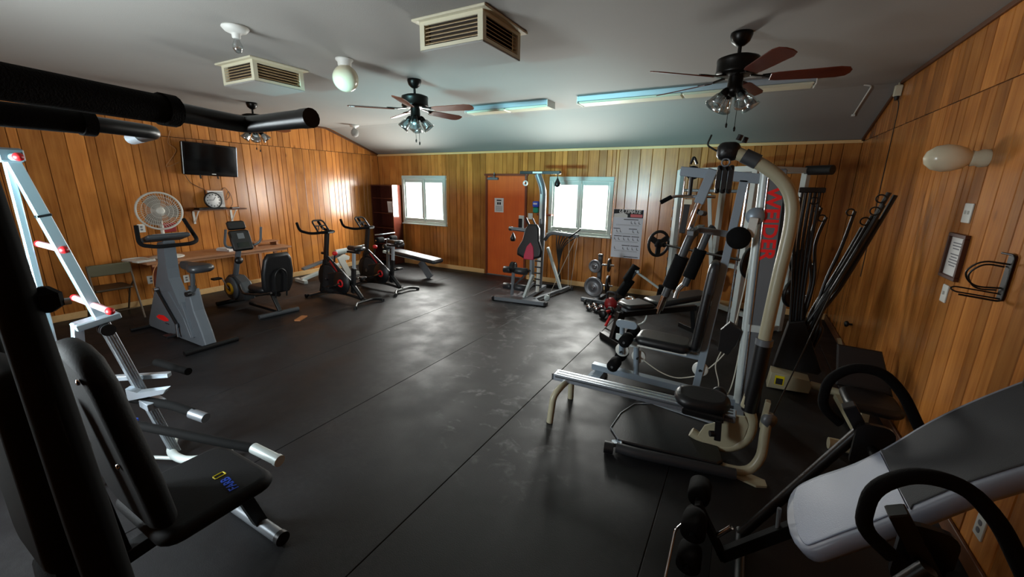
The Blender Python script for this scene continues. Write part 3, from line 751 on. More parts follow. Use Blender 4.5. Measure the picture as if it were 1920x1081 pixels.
solo('tv_cable', 'thin dark cable drooping from the television to the wall shelf', 'cable', MB().tube(spline([(lw+0.06, 3.25, 1.92), (lw+0.01, 3.33, 1.80), (lw+0.01, 3.45, 1.72), (lw+0.012, 3.50, 1.69), (lw+0.012, 3.505, 1.60)]), 0.004, 6), 'cable_black', (lw, 3.4, 1.8))
t = thing('wall_shelf', 'dark wooden wall shelf on white brackets under the television', 'shelf', (lw, 3.61, 1.37))
P(t, 'shelf_board', MB().box((lw+0.12, 3.61, 1.375), (0.22, 0.80, 0.018), bev=0.003), 'dark_trim')
for yy in (3.30, 3.86):
    P(t, 'bracket', MB().box((lw+0.006, yy, 1.26), (0.012, 0.03, 0.21)).box((lw+0.10, yy, 1.36), (0.18, 0.03, 0.01)).bar((lw+0.01, yy, 1.18), (lw+0.17, yy, 1.355), 0.02, 0.008), 'plate_white')
t = thing('wall_clock', 'round white faced clock with black rim standing on the wall shelf', 'clock', (lw+0.12, 3.56, 1.385))
P(t, 'rim', MB().lathe([(0.10, 0), (0.128, 0.0), (0.134, 0.02), (0.128, 0.04), (0.116, 0.042), (0.114, 0.03)], (lw+0.10, 3.56, 1.52), (1, 0, 0.08), 28), 'black_plastic')
fc = P(t, 'dial', MB().lathe([(0.001, 0.028), (0.113, 0.028), (0.113, 0.034), (0.001, 0.034)], (lw+0.10, 3.56, 1.52), (1, 0, 0.08), 28), 'paper')
mb = MB()
for k in range(12):
    a = 2*PI*k/12; mb.box((lw+0.135-0.09*0.08*math.cos(a), 3.56+0.09*math.sin(a), 1.523+0.09*math.cos(a)), (0.003, 0.012, 0.016), Matrix.Rotation(-0.08, 3, 'Y'))
P(fc, 'numerals', mb, 'ink')
P(fc, 'hands', MB().bar((lw+0.138, 3.56, 1.523), (lw+0.134, 3.595, 1.575), 0.006, 0.002, up=X).bar((lw+0.136, 3.56, 1.523), (lw+0.136, 3.49, 1.53), 0.006, 0.002, up=X), 'ink')
t = thing('document_frame', 'white document in a thin frame behind the shelf clock', 'frame', (lw+0.03, 3.68, 1.385))
P(t, 'frame_rim', MB().box((lw+0.03, 3.65, 1.535), (0.012, 0.26, 0.30), bev=0.003), 'table_wood')
sh = P(t, 'sheet', MB().box((lw+0.037, 3.65, 1.535), (0.003, 0.23, 0.27)), 'paper')
mb = MB()
for k in range(8): mb.box((lw+0.039, 3.70, 1.64-k*0.026), (0.001, 0.11, 0.008))
P(sh, 'printed_lines', mb, 'ink_grey')
t = thing('media_player', 'flat black box lying on the wall shelf under the clock', 'box', (lw+0.13, 3.5, 1.384))
P(t, 'case', MB().box((lw+0.13, 3.50, 1.398), (0.17, 0.40, 0.027), bev=0.004), 'black_plastic')
P(t, 'front_strip', MB().box((lw+0.216, 3.50, 1.398), (0.003, 0.3, 0.008)), 'black_gloss')
solo('remote_control', 'black remote control lying on the end of the wall shelf', 'remote', MB().box((lw+0.14, 3.86, 1.394), (0.05, 0.17, 0.02), Matrix.Rotation(0.4, 3, 'Z'), 0.006), 'black_plastic', (lw+0.14, 3.86, 1.384))
solo('shelf_cable', 'looped thin cable hanging above the right end of the wall shelf', 'cable', MB().tube(spline([(lw+0.02, 3.72, 1.66), (lw+0.01, 3.82, 1.72), (lw+0.02, 3.87, 1.60), (lw+0.02, 3.80, 1.52), (lw+0.02, 3.86, 1.66), (lw+0.03, 3.90, 1.5), (lw+0.06, 3.84, 1.40), (lw+0.08, 3.76, 1.392)]), 0.0035, 6), 'cable_black', (lw, 3.8, 1.5))
wall_plate('wall_outlet', 'white outlet on the left wall left of the desk fan', 'outlet', (lw, 2.61, 1.14), Y, Z, X, 0.09, 0.12, 'outlet')
wall_plate('wall_outlet', 'white outlet on the left wall under the table', 'outlet', (lw, 2.60, 0.37), Y, Z, X, 0.09, 0.12, 'outlet')
wall_plate('wall_outlet', 'white outlet on the left wall just above the floor behind the grey bike', 'outlet', (lw, 3.05, 0.30), Y, Z, X, 0.08, 0.12, 'outlet')

t = thing('folding_table', 'long brown folding table standing against the left wall', 'table', (-7.34, 3.4, 0))
P(t, 'tabletop', MB().box((-7.34, 3.40, 0.715), (0.66, 2.08, 0.035), bev=0.006), 'table_wood')
P(t, 'apron', MB().box((-7.05, 3.40, 0.68), (0.02, 1.95, 0.04)), 'table_wood')
for yy in (2.62, 4.18):
    for xx in (-7.58, -7.10):
        P(t, 'leg', MB().box((xx, yy, 0.35), (0.04, 0.05, 0.70), bev=0.004), 'table_wood' if yy > 3 else 'red_trim')
    P(t, 'cross_bar', MB().box((-7.34, yy, 0.12), (0.46, 0.025, 0.025)), 'table_wood')
t = thing('wood_riser', 'small wooden riser on the far end of the table', 'stand', (-7.38, 4.22, 0.733))
P(t, 'riser_top', MB().box((-7.40, 4.18, 0.80), (0.22, 0.44, 0.018), bev=0.004), 'table_wood')
for yy in (4.0, 4.36): P(t, 'riser_leg', MB().box((-7.40, yy, 0.762), (0.2, 0.03, 0.058)), 'table_wood')
solo('paper_stack', 'white stack of papers on the table behind the recumbent bike console', 'papers', MB().box((-7.30, 3.55, 0.748), (0.28, 0.22, 0.03), Matrix.Rotation(0.2, 3, 'Z')).box((-7.30, 3.55, 0.77), (0.27, 0.21, 0.012), Matrix.Rotation(0.05, 3, 'Z')), 'paper', (-7.3, 3.55, 0.733))
t = thing('plastic_tray', 'thin grey tray overhanging the near end of the table', 'tray', (-7.25, 2.36, 0.733))
P(t, 'tray_base', MB().box((-7.25, 2.36, 0.744), (0.36, 0.22, 0.02), Matrix.Rotation(0.15, 3, 'Z'), 0.006), 'plate_white')
P(t, 'tray_rim', MB().tube([V((-7.25, 2.36, 0.758))+Matrix.Rotation(0.15, 3, 'Z') @ V((x_, y_, 0)) for x_, y_ in rrect(0.36, 0.22, 0.04)], 0.008, 6, closed=True), 'fan_white')
t = thing('red_wall_box', 'small red box on the left wall behind the desk fan', 'box', (lw, 2.93, 1.12))
P(t, 'box_body', MB().box((lw+0.03, 2.93, 1.12), (0.06, 0.17, 0.12), bev=0.006), 'red_dark')
P(t, 'box_lid', MB().box((lw+0.032, 2.93, 1.185), (0.065, 0.18, 0.016), bev=0.004), 'red')

fx, fy, fz = -7.33, 2.72, 1.40
t = thing('desk_fan', 'large white round fan on a round base on the table', 'fan', (fx, fy, 0.733))
ax = V((0.95, -0.22, 0.06)).normalized(); ux, uy, _ = frame(ax); fc_ = V((fx, fy, fz))+ax*0.08
P(t, 'base', MB().lathe([(0.001, 0), (0.20, 0), (0.205, 0.008), (0.19, 0.02), (0.05, 0.035), (0.03, 0.05), (0.001, 0.05)], (fx, fy, 0.733), n=28), 'fan_white')
P(t, 'pole', MB().cyl((fx, fy, 0.77), (fx, fy, 1.36), 0.022).cyl((fx, fy, 0.77), (fx, fy, 0.95), 0.03), 'fan_white')
P(t, 'motor', MB().lathe([(0.001, -0.16), (0.05, -0.15), (0.075, -0.08), (0.08, -0.01), (0.001, 0)], V((fx, fy, fz))), 'fan_white') if False else P(t, 'motor', MB().lathe([(0.001, -0.14), (0.05, -0.13), (0.075, -0.07), (0.08, -0.005), (0.001, 0)], V((fx, fy, fz)), ax), 'fan_white')
g = P(t, 'guard', MB().ringt(fc_, ax, 0.255, 0.014, 36, 8), 'fan_white')
for k in range(3):
    P(g, 'guard_ring', MB().ringt(fc_+ax*(0.05-0.012*k), ax, 0.10+0.05*k, 0.003, 30, 5), 'fan_white')
for k in range(48):
    a = 2*PI*k/48; d0 = ux*math.cos(a)+uy*math.sin(a); d1 = ux*math.cos(a+0.35)+uy*math.sin(a+0.35)
    P(g, 'guard_wire', MB().tube([fc_+ax*0.055+d0*0.05, fc_+ax*0.045+(d0+d1).normalized()*0.15, fc_+d1*0.25], 0.0026, 4), 'fan_white')
P(g, 'guard_cap', MB().lathe([(0.001, 0.04), (0.05, 0.045), (0.052, 0.06), (0.04, 0.068), (0.001, 0.07)], fc_, ax), 'fan_white')
for k in range(3):
    a = 2*PI*k/3; u = ux*math.cos(a)+uy*math.sin(a); v = ax.cross(u)
    P(t, 'blade', MB().prism([(0.03, -0.03), (0.10, -0.10), (0.20, -0.10), (0.225, -0.02), (0.19, 0.08), (0.10, 0.07), (0.03, 0.03)], fc_+ax*0.005, u, (v+ax*0.25).normalized(), 0.004), 'fan_blade')
solo('fan_cord', 'pale power cord hanging down beside the table end', 'cable', MB().tube(spline([(-7.10, 2.62, 0.74), (-7.0, 2.50, 0.745), (-6.98, 2.40, 0.6), (-7.0, 2.38, 0.42), (-7.15, 2.40, 0.30), (-7.1, 2.45, 0.1), (-7.0, 2.5, 0.01), (-7.2, 2.56, 0.012)]), 0.005, 6), 'cable_tan', (-7.0, 2.4, 0))

t = thing('folding_chair', 'old metal folding chair with olive back beside the table', 'chair', (-7.3, 2.02, 0))
for yy in (1.80, 2.22):
    P(t, 'leg', MB().tube(rnd([(-7.00, yy, 0.0), (-7.10, yy, 0.42), (-7.14, yy, 0.76)], 0.05), 0.012, 8), 'chair_metal')
    P(t, 'leg', MB().tube([(-7.52, yy, 0.0), (-7.30, yy, 0.38), (-7.12, yy, 0.50)], 0.012, 8), 'chair_metal')
P(t, 'backrest', MB().puff(rrect(0.44, 0.15, 0.04), (-7.135, 2.01, 0.69), Y, Z, 0.03), 'olive_pad')
P(t, 'seat', MB().puff(rrect(0.40, 0.42, 0.05), (-7.33, 2.01, 0.42), X, Y, 0.03), 'chair_metal')
P(t, 'stretcher', MB().cyl((-7.03, 1.80, 0.15), (-7.03, 2.22, 0.15), 0.009, n=8), 'chair_metal')
P(t, 'stretcher', MB().cyl((-7.49, 1.80, 0.06), (-7.49, 2.22, 0.06), 0.009, n=8), 'chair_metal')

# ================================================================== BIKES ALONG THE LEFT WALL
by = 2.13
t = thing('upright_bike', 'grey upright exercise bike standing nearest the camera', 'exercise bike', (-5.7, by, 0))
prof = [(-6.47, 0.02), (-6.44, 0.10), (-6.04, 0.62), (-5.86, 0.90), (-5.79, 1.14), (-5.63, 1.17), (-5.66, 0.85), (-5.66, 0.74), (-5.52, 0.46), (-5.42, 0.36), (-5.36, 0.38), (-5.34, 0.64), (-5.25, 0.66), (-5.21, 0.42), (-5.10, 0.16), (-5.06, 0.02), (-5.2, 0.015), (-5.8, 0.015)]
P(t, 'body_shell', MB().prism(prof, (0, by, 0), X, Z, 0.115, 0.012), 'bike_grey')
P(t, 'shroud_panel', MB().prism([(-6.30, 0.08), (-6.0, 0.52), (-5.72, 0.58), (-5.46, 0.30), (-5.36, 0.08)], (0, by-0.060, 0), X, Z, 0.012, 0.004), 'bike_grey')
P(t, 'front_ridge', MB().bar((-5.28, by-0.06, 0.10), (-5.40, by-0.06, 0.50), 0.05, 0.02), 'bike_grey')
P(t, 'crank_arm', MB().bar((-5.96, by-0.082, 0.58), (-5.58, by-0.082, 0.17), 0.035, 0.02, up=Y), 'black_plastic')
P(t, 'crank_hub', MB().cyl((-5.955, by-0.07, 0.575), (-5.955, by-0.112, 0.575), 0.024), 'chrome')
pd = P(t, 'pedal', MB().box((-5.66, by-0.155, 0.075), (0.12, 0.09, 0.025), bev=0.006), 'black_plastic')
P(pd, 'pedal_spindle', MB().cyl((-5.585, by-0.10, 0.06), (-5.57, by-0.10, 0.22), 0.013), 'chrome')
P(t, 'logo_mark', MB().prism([(-6.16, 0.20), (-6.08, 0.24), (-5.95, 0.25), (-5.84, 0.22), (-5.85, 0.195), (-5.95, 0.175), (-6.10, 0.18)], (0, by-0.068, 0), X, Z, 0.002), 'red_print')
P(t, 'logo_line', MB().box((-5.90, by-0.068, 0.155), (0.10, 0.002, 0.012)), 'ink')
P(t, 'seat_post', MB().cyl((-5.275, by, 0.62), (-5.20, by, 0.88), 0.022).cyl((-5.285, by, 0.60), (-5.265, by, 0.69), 0.035), 'bike_dark')
P(t, 'post_knob', MB().cyl((-5.23, by-0.05, 0.62), (-5.22, by-0.09, 0.62), 0.028), 'black_plastic')
P(t, 'saddle', MB().puff([(-0.30, 0.0), (-0.28, -0.03), (-0.1, -0.045), (0.05, -0.11), (0.14, -0.12), (0.18, -0.08), (0.19, 0), (0.18, 0.08), (0.14, 0.12), (0.05, 0.11), (-0.1, 0.045), (-0.28, 0.03)], (-5.12, by, 0.92), X, Y, 0.085), 'vinyl_grey')
P(t, 'console', MB().box((-5.70, by, 1.20), (0.26, 0.40, 0.05), Matrix.Rotation(-0.25, 3, 'Y'), 0.015), 'bike_dark')
P(t, 'console_face', MB().box((-5.685, by, 1.228), (0.20, 0.30, 0.006), Matrix.Rotation(-0.25, 3, 'Y')), 'steel_grey')
P(t, 'handlebar', MB().tube(rnd([(-5.60, by-0.27, 1.36), (-5.62, by-0.27, 1.15), (-5.48, by-0.17, 1.13), (-5.50, by+0.17, 1.13), (-5.60, by+0.27, 1.15), (-5.85, by+0.27, 1.38)], 0.06), 0.021, 10), 'foam')
P(t, 'foot_bar', MB().tube(rnd([(-6.45, by-0.25, 0.02), (-6.45, by+0.25, 0.02)]), 0.025, 10), 'black_metal')
P(t, 'foot_bar', MB().tube(rnd([(-5.05, by-0.27, 0.025), (-5.05, by+0.27, 0.025)]), 0.03, 10), 'black_metal')

ry = 3.25
t = thing('recumbent_bike', 'recumbent exercise bike with tall black seat back and yellow ringed wheel', 'exercise bike', (-6.1, ry, 0))
P(t, 'drive_housing', MB().prism([(-6.86, 0.20), (-6.82, 0.36), (-6.68, 0.46), (-6.50, 0.46), (-6.36, 0.38), (-6.26, 0.24), (-6.30, 0.12), (-6.50, 0.07), (-6.75, 0.09)], (0, ry, 0), X, Z, 0.16, 0.02), 'bike_dark')
fw_ = P(t, 'flywheel_cover', MB().lathe([(0.001, 0), (0.17, 0), (0.175, 0.02), (0.16, 0.035), (0.001, 0.04)], (-6.58, ry-0.08, 0.27), (0, -1, 0), 28), 'bike_grey')
P(fw_, 'yellow_ring', MB().ringt((-6.58, ry-0.125, 0.27), (0, -1, 0), 0.072, 0.022, 26, 8), 'yellow_ring', 'yellow ring round the hub')
P(fw_, 'crank_arm', MB().bar((-6.58, ry-0.14, 0.27), (-6.70, ry-0.15, 0.42), 0.02, 0.012, up=Y), 'silver')
P(t, 'pedal', MB().box((-6.73, ry-0.21, 0.42), (0.09, 0.12, 0.03), bev=0.008), 'black_plastic')
P(t, 'pedal', MB().box((-6.46, ry+0.18, 0.12), (0.09, 0.10, 0.03), bev=0.008), 'black_plastic')
P(t, 'console_post', MB().bar((-6.62, ry, 0.42), (-6.40, ry, 0.90), 0.06, 0.06, bev=0.015), 'bike_grey')
P(t, 'post_knob', MB().ball((-6.42, ry-0.02, 0.70), (0.045, 0.06, 0.055)), 'black_plastic')
ct = Matrix.Rotation(math.radians(-18), 3, 'Y')
cs = P(t, 'console', MB().box((-6.32, ry, 1.00), (0.06, 0.27, 0.30), ct, 0.02), 'black_plastic')
P(cs, 'display', MB().box(V((-6.32, ry, 1.00))+ct @ V((0.032, 0.0, 0.06)), (0.004, 0.09, 0.08), ct), 'steel_grey')
P(cs, 'button_panel', MB().box(V((-6.32, ry, 1.00))+ct @ V((0.032, 0.0, -0.07)), (0.004, 0.16, 0.07), ct), 'black_gloss')
P(t, 'book_rest', MB().box((-6.395, ry, 1.21), (0.05, 0.24, 0.13), ct, 0.02), 'black_plastic')
P(t, 'handlebar', MB().tube(rnd([(-6.20, ry-0.24, 1.18), (-6.28, ry-0.25, 0.94), (-6.34, ry-0.10, 0.90), (-6.34, ry+0.10, 0.90), (-6.28, ry+0.25, 0.94), (-6.20, ry+0.24, 1.18)], 0.08), 0.016, 10), 'steel_grey')
P(t, 'main_frame', MB().tube(rnd([(-6.40, ry, 0.22), (-6.05, ry, 0.28), (-5.55, ry, 0.30)], 0.1), 0.03, 10).bar((-6.3, ry, 0.06), (-5.6, ry, 0.05), 0.06, 0.04), 'black_metal')
P(t, 'side_hoop', MB().tube(rnd([(-6.15, ry-0.20, 0.40), (-6.02, ry-0.24, 0.30), (-5.60, ry-0.24, 0.34), (-5.35, ry-0.22, 0.40)], 0.08), 0.016, 8), 'black_metal')
P(t, 'seat', MB().puff(rrect(0.42, 0.40, 0.10), (-5.80, ry, 0.38), X, Y, 0.09), 'vinyl')
sb = P(t, 'seat_back', MB().puff([(-0.16, -0.30), (0.16, -0.30), (0.21, -0.2), (0.22, 0.0), (0.19, 0.2), (0.14, 0.28), (-0.14, 0.28), (-0.19, 0.2), (-0.22, 0.0), (-0.21, -0.2)], (-5.52, ry, 0.62), Y, V((0.18, 0, 1)), 0.09), 'vinyl')
P(sb, 'back_tube', MB().tube(rnd([(-5.50, ry-0.08, 0.28), (-5.445, ry-0.08, 0.62), (-5.43, ry, 0.70), (-5.445, ry+0.08, 0.62), (-5.50, ry+0.08, 0.28)], 0.06), 0.012, 8), 'black_metal')
P(t, 'rear_strut', MB().bar((-5.75, ry, 0.34), (-5.57, ry, 0.05), 0.05, 0.03), 'black_metal')
P(t, 'rear_foot', MB().tube([(-5.62, ry-0.27, 0.03), (-5.55, ry+0.26, 0.03)], 0.032, 12), 'bike_dark')
P(t, 'front_foot', MB().tube([(-6.78, ry-0.24, 0.03), (-6.78, ry+0.24, 0.03)], 0.03, 12), 'black_metal')
solo('wood_offcut', 'small strip of raw wood lying on the floor by the recumbent bike', 'wood strip', MB().box((-5.17, 3.29, 0.008), (0.08, 0.20, 0.016), Matrix.Rotation(0.5, 3, 'Z')), 'raw_wood', (-5.17, 3.29, 0))

def make_spin():
    t = thing('spin_bike', 'x', 'exercise bike', (0, 0, 0), 'black spin bikes side by side')
    P(t, 'front_foot', MB().bar((-0.50, -0.23, 0.035), (-0.50, 0.23, 0.035), 0.06, 0.04, bev=0.01), 'black_metal')
    P(t, 'rear_foot', MB().tube(rnd([(0.66, -0.27, 0.03), (0.56, -0.16, 0.05), (0.56, 0.16, 0.05), (0.66, 0.27, 0.03)], 0.05), 0.024, 8), 'black_metal')
    for x_, y_ in ((-0.53, -0.24), (-0.53, 0.24)): P(t, 'wheel', MB().cyl((x_-0.01, y_-0.015, 0.03), (x_-0.01, y_+0.015, 0.03), 0.03), 'black_plastic')
    for x_, y_ in ((0.66, -0.27), (0.66, 0.27)): P(t, 'foot_cap', MB().cyl((x_, y_, 0.0), (x_, y_, 0.045), 0.028), 'black_plastic')
    P(t, 'base_beam', MB().tube(rnd([(-0.48, 0, 0.06), (-0.10, 0, 0.10), (0.25, 0, 0.10), (0.56, 0, 0.06)], 0.15), 0.026, 8), 'black_metal')
    P(t, 'fork', MB().bar((-0.47, 0, 0.06), (-0.30, 0, 0.62), 0.07, 0.05, bev=0.01), 'black_metal')
    P(t, 'top_tube', MB().tube(rnd([(-0.26, 0, 0.66), (-0.02, 0, 0.50), (0.30, 0, 0.28), (0.50, 0, 0.08)], 0.15), 0.034, 8), 'black_metal')
    P(t, 'seat_tube', MB().bar((0.30, 0, 0.14), (0.36, 0, 0.55), 0.05, 0.07, bev=0.01), 'black_metal')
    fw = P(t, 'flywheel', MB().lathe([(0.001, -0.035), (0.20, -0.03), (0.225, -0.03), (0.23, 0), (0.225, 0.03), (0.20, 0.03), (0.001, 0.035)], (-0.24, 0, 0.31), (0, 1, 0), 32), 'cast_iron')
    P(fw, 'wheel_guard', MB().ringt((-0.24, 0, 0.31), (0, 1, 0), 0.245, 0.022, 22, 8, -0.4, 2.9), 'black_plastic')
    P(fw, 'hub', MB().cyl((-0.24, -0.07, 0.31), (-0.24, 0.07, 0.31), 0.03), 'chrome')
    cc = P(t, 'chain_cover', MB().lathe([(0.001, 0), (0.17, 0), (0.18, 0.015), (0.17, 0.03), (0.001, 0.035)], (0.16, -0.075, 0.30), (0, -1, 0), 28), 'black_plastic')
    P(cc, 'red_ring', MB().ringt((0.16, -0.112, 0.30), (0, -1, 0), 0.05, 0.014, 24, 8), 'red', 'red ring on the crank hub')
    P(cc, 'belt_cover', MB().prism([(-0.25, 0.18), (0.0, 0.12), (0.0, 0.47), (-0.25, 0.42)], (0.08, -0.07, 0), X, Z, 0.035, 0.01), 'black_plastic')
    P(t, 'crank_arm', MB().bar((0.16, -0.13, 0.30), (0.02, -0.14, 0.24), 0.024, 0.014, up=Y), 'chrome')
    P(t, 'crank_arm', MB().bar((0.16, 0.11, 0.30), (0.30, 0.12, 0.36), 0.024, 0.014, up=Y), 'chrome')
    P(t, 'pedal', MB().box((0.0, -0.20, 0.24), (0.10, 0.10, 0.03), bev=0.008), 'black_plastic')
    P(t, 'pedal', MB().box((0.32, 0.18, 0.36), (0.10, 0.10, 0.03), bev=0.008), 'black_plastic')
    P(t, 'red_panel', MB().bar((-0.14, -0.045, 0.62), (0.02, -0.045, 0.46), 0.03, 0.006, up=Y), 'red_dark', 'red stripe on the frame')
    kn = P(t, 'brake_knob', MB().cyl((-0.09, 0, 0.60), (-0.06, 0, 0.72), 0.012, n=8), 'black_metal')
    P(kn, 'knob_cap', MB().lathe([(0.001, 0), (0.03, 0.005), (0.042, 0.03), (0.035, 0.055), (0.001, 0.06)], (-0.06, 0, 0.71), (0.2, 0, 1), 14), 'red', 'red tension knob')
    P(t, 'head_post', MB().bar((-0.30, 0, 0.56), (-0.20, 0, 1.06), 0.05, 0.07, bev=0.01), 'black_metal')
    P(t, 'post_knob', MB().cyl((-0.31, 0, 0.72), (-0.37, 0, 0.72), 0.022), 'black_plastic')
    hb = P(t, 'handlebar', MB().tube(rnd([(-0.66, -0.19, 1.20), (-0.58, -0.21, 1.08), (-0.30, -0.20, 1.05), (-0.14, -0.08, 1.08), (-0.14, 0.08, 1.08), (-0.30, 0.20, 1.05), (-0.58, 0.21, 1.08), (-0.66, 0.19, 1.20)], 0.10), 0.021, 10), 'foam')
    P(hb, 'bar_stem', MB().bar((-0.26, 0, 1.05), (-0.10, 0, 1.07), 0.10, 0.03), 'black_metal')
    P(hb, 'tablet_rack', MB().tube(rnd([(-0.28, -0.10, 1.08), (-0.42, -0.10, 1.24), (-0.42, 0.10, 1.24), (-0.28, 0.10, 1.08)], 0.06), 0.014, 8).cyl((-0.35, -0.03, 1.16), (-0.35, -0.03, 1.09), 0.008, n=8).cyl((-0.35, 0.04, 1.16), (-0.35, 0.04, 1.09), 0.008, n=8).cyl((-0.35, -0.10, 1.16), (-0.35, 0.10, 1.16), 0.01, n=8), 'black_plastic')
    P(t, 'seat_post', MB().bar((0.36, 0, 0.50), (0.39, 0, 0.80), 0.035, 0.05, bev=0.006), 'silver')
    P(t, 'seat_slider', MB().bar((0.25, 0, 0.80), (0.52, 0, 0.80), 0.04, 0.03), 'black_metal')
    P(t, 'saddle', MB().puff([(-0.17, 0.0), (-0.15, -0.025), (0.0, -0.04), (0.08, -0.09), (0.13, -0.09), (0.15, 0), (0.13, 0.09), (0.08, 0.09), (0.0, 0.04), (-0.15, 0.025)], (0.42, 0, 0.86), X, Y, 0.07), 'vinyl')
    return t
spin = make_spin()
for i, (x, y, lab) in enumerate(((-5.56, 4.26, 'black spin bike with red knob nearest the recumbent bike'), (-5.60, 5.12, 'black spin bike with red knob in front of the sit up bench'))):
    o = spin if i == 0 else copy_tree(spin)
    o.location = (x, y, 0); o['label'] = lab

# sit-up bench under the small window
sy_ = 6.2
t = thing('situp_bench', 'grey padded decline sit up bench under the small rear window', 'bench', (-5.8, sy_, 0))
P(t, 'pad', MB().puff(rrect(1.20, 0.32, 0.05), (-5.70, sy_, 0.42), V((1, 0, -0.09)), Y, 0.08), 'vinyl_grey')
P(t, 'main_beam', MB().bar((-6.6, sy_, 0.43), (-5.2, sy_, 0.33), 0.05, 0.05), 'steel_light')
P(t, 'foot_plate', MB().bar((-5.58, sy_, 0.32), (-5.33, sy_, 0.02), 0.16, 0.03, up=Y), 'steel_grey')
P(t, 'rear_post', MB().bar((-6.5, sy_, 0.02), (-6.45, sy_, 0.72), 0.05, 0.05), 'steel_grey')
P(t, 'rear_foot', MB().bar((-6.48, sy_-0.28, 0.025), (-6.48, sy_+0.28, 0.025), 0.05, 0.05), 'black_metal')
for x_, z_ in ((-6.50, 0.70), (-6.30, 0.58)):
    P(t, 'roller_bar', MB().cyl((x_, sy_-0.28, z_), (x_, sy_+0.28, z_), 0.012), 'chrome')
    for s_ in (-1, 1): P(t, 'foam_roller', MB().lathe([(0.02, 0), (0.055, 0.005), (0.06, 0.03), (0.06, 0.15), (0.055, 0.175), (0.02, 0.18)], (x_, sy_+s_*0.09, z_), (0, s_, 0)), 'foam' if x_ < -6.4 else 'vinyl_grey')
P(t, 'grip_bar', MB().tube(rnd([(-6.60, sy_-0.2, 0.80), (-6.45, sy_-0.2, 0.82), (-6.45, sy_+0.2, 0.82)], 0.05), 0.012, 8), 'silver')

# rail glider against the left wall behind the spin bikes
t = thing('glider_machine', 'grey and white rail exerciser lying along the left wall behind the spin bikes', 'exerciser', (-7.2, 5.2, 0))
P(t, 'lower_rail', MB().bar((-7.12, 4.62, 0.05), (-7.02, 5.55, 0.26), 0.09, 0.06, bev=0.012), 'steel_light')
P(t, 'upper_rail', MB().bar((-7.32, 4.80, 0.20), (-7.22, 5.65, 0.40), 0.10, 0.05, bev=0.012), 'steel_grey')
P(t, 'roller', MB().cyl((-7.15, 5.45, 0.46), (-6.95, 6.05, 0.52), 0.055), 'steel_light')
P(t, 'side_plate', MB().prism([(-0.06, 0.40), (0.10, 0.46), (0.22, 0.40), (0.20, 0.34), (0.10, 0.34), (0.22, 0.10), (0.44, 0.06), (0.44, 0.0), (0.14, 0.0), (-0.02, 0.30)], (-6.85, 5.30, 0), Y, Z, 0.04, 0.005), 'plate_white')
P(t, 'front_foot', MB().bar((-7.32, 4.66, 0.03), (-6.95, 4.60, 0.03), 0.07, 0.06), 'steel_light')
P(t, 'rear_upright', MB().bar((-7.12, 5.60, 0.0), (-7.12, 5.60, 0.46), 0.06, 0.06), 'steel_grey')

# ================================================================== NEAR LEFT: silver frame, power tower, bench
t = thing('incline_rail_gym', 'silver A frame rail exerciser with red tipped pegs behind the near bench', 'exerciser', (-3.25, 0.85, 0))
rl0, rl1 = V((-3.18, 1.02, 0.03)), V((-3.30, 0.65, 1.94))
P(t, 'rail', MB().bar(rl0, rl1, 0.052, 0.05, up=X, bev=0.006), 'silver')
rd_ = (rl1-rl0).normalized()
for s_ in (-0.012, 0.0, 0.012):
    P(t, 'rail_groove', MB().bar(rl0+rd_*0.05+V((0.026, s_, 0)), rl0+rd_*0.92+V((0.026, s_, 0)), 0.005, 0.004), 'steel_grey')
P(t, 'rear_post', MB().bar((-3.32, 0.62, 0.02), (-3.31, 0.64, 1.94), 0.03, 0.03, bev=0.008), 'silver')
P(t, 'top_joint', MB().box((-3.30, 0.65, 1.94), (0.10, 0.09, 0.07), bev=0.01), 'steel_grey')
P(t, 'side_rail', MB().bar((-3.30, 0.42, 0.9), (-3.33, 0.56, 1.60), 0.035, 0.035), 'silver')
for z_, x0_, x1_ in ((1.12, -3.52, -3.02), (1.45, -3.64, -3.26), (1.93, -3.30, -3.18)):
    p = rl0+rd_*((z_-0.03)/rd_.z)
    pg = P(t, 'peg', MB().cyl((x0_, p.y, z_), (x1_, p.y, z_), 0.018, n=12), 'peg_pink' if z_ != 1.93 else 'steel_grey')
    for xe, s_ in ((x1_, 1), (x0_, -1)):
        P(pg, 'peg_tip', MB().lathe([(0.019, 0), (0.021, 0.02), (0.017, 0.035), (0.001, 0.04)], (xe, p.y, z_), (s_, 0, 0), 12), 'red', 'red rubber tip')
P(t, 'rail_band', MB().bar(rl0+rd_*1.63, rl0+rd_*1.645, 0.06, 0.056, up=X), 'black_plastic')
P(t, 'hinge_bracket', MB().box((-3.22, 0.80, 1.03), (0.10, 0.20, 0.04), Matrix.Rotation(0.15, 3, 'X'), 0.006), 'silver')
P(t, 'support_leg', MB().bar((-3.22, 0.72, 1.04), (-3.24, 0.60, 0.02), 0.045, 0.05, bev=0.006), 'silver')
for k in range(3): P(t, 'pulley_wheel', MB().cyl((-3.20+0.025*k, 0.82, 0.98), (-3.185+0.025*k, 0.82, 0.98), 0.035), 'black_plastic')
P(t, 'cross_bar', MB().bar((-3.42, 0.82, 0.60), (-3.14, 1.06, 0.60), 0.04, 0.03), 'silver')
P(t, 'carriage_bracket', MB().prism([(0, 0), (0.20, 0.03), (0.22, 0.06), (0.06, 0.05), (0.0, 0.08)], (-3.20, 0.86, 0.50), V((0.75, 0.65, 0)), Z, 0.05, 0.004).box((-3.12, 0.94, 0.46), (0.12, 0.10, 0.05), bev=0.004), 'silver')
P(t, 'foam_bar', MB().tube(rnd([(-3.45, 0.84, 0.47), (-2.95, 0.98, 0.47), (-2.78, 1.02, 0.45)], 0.06), 0.027, 12), 'matte_black')
P(t, 'foam_bar_end', MB().cyl((-2.80, 1.01, 0.45), (-2.70, 1.04, 0.43), 0.03), 'steel_grey')
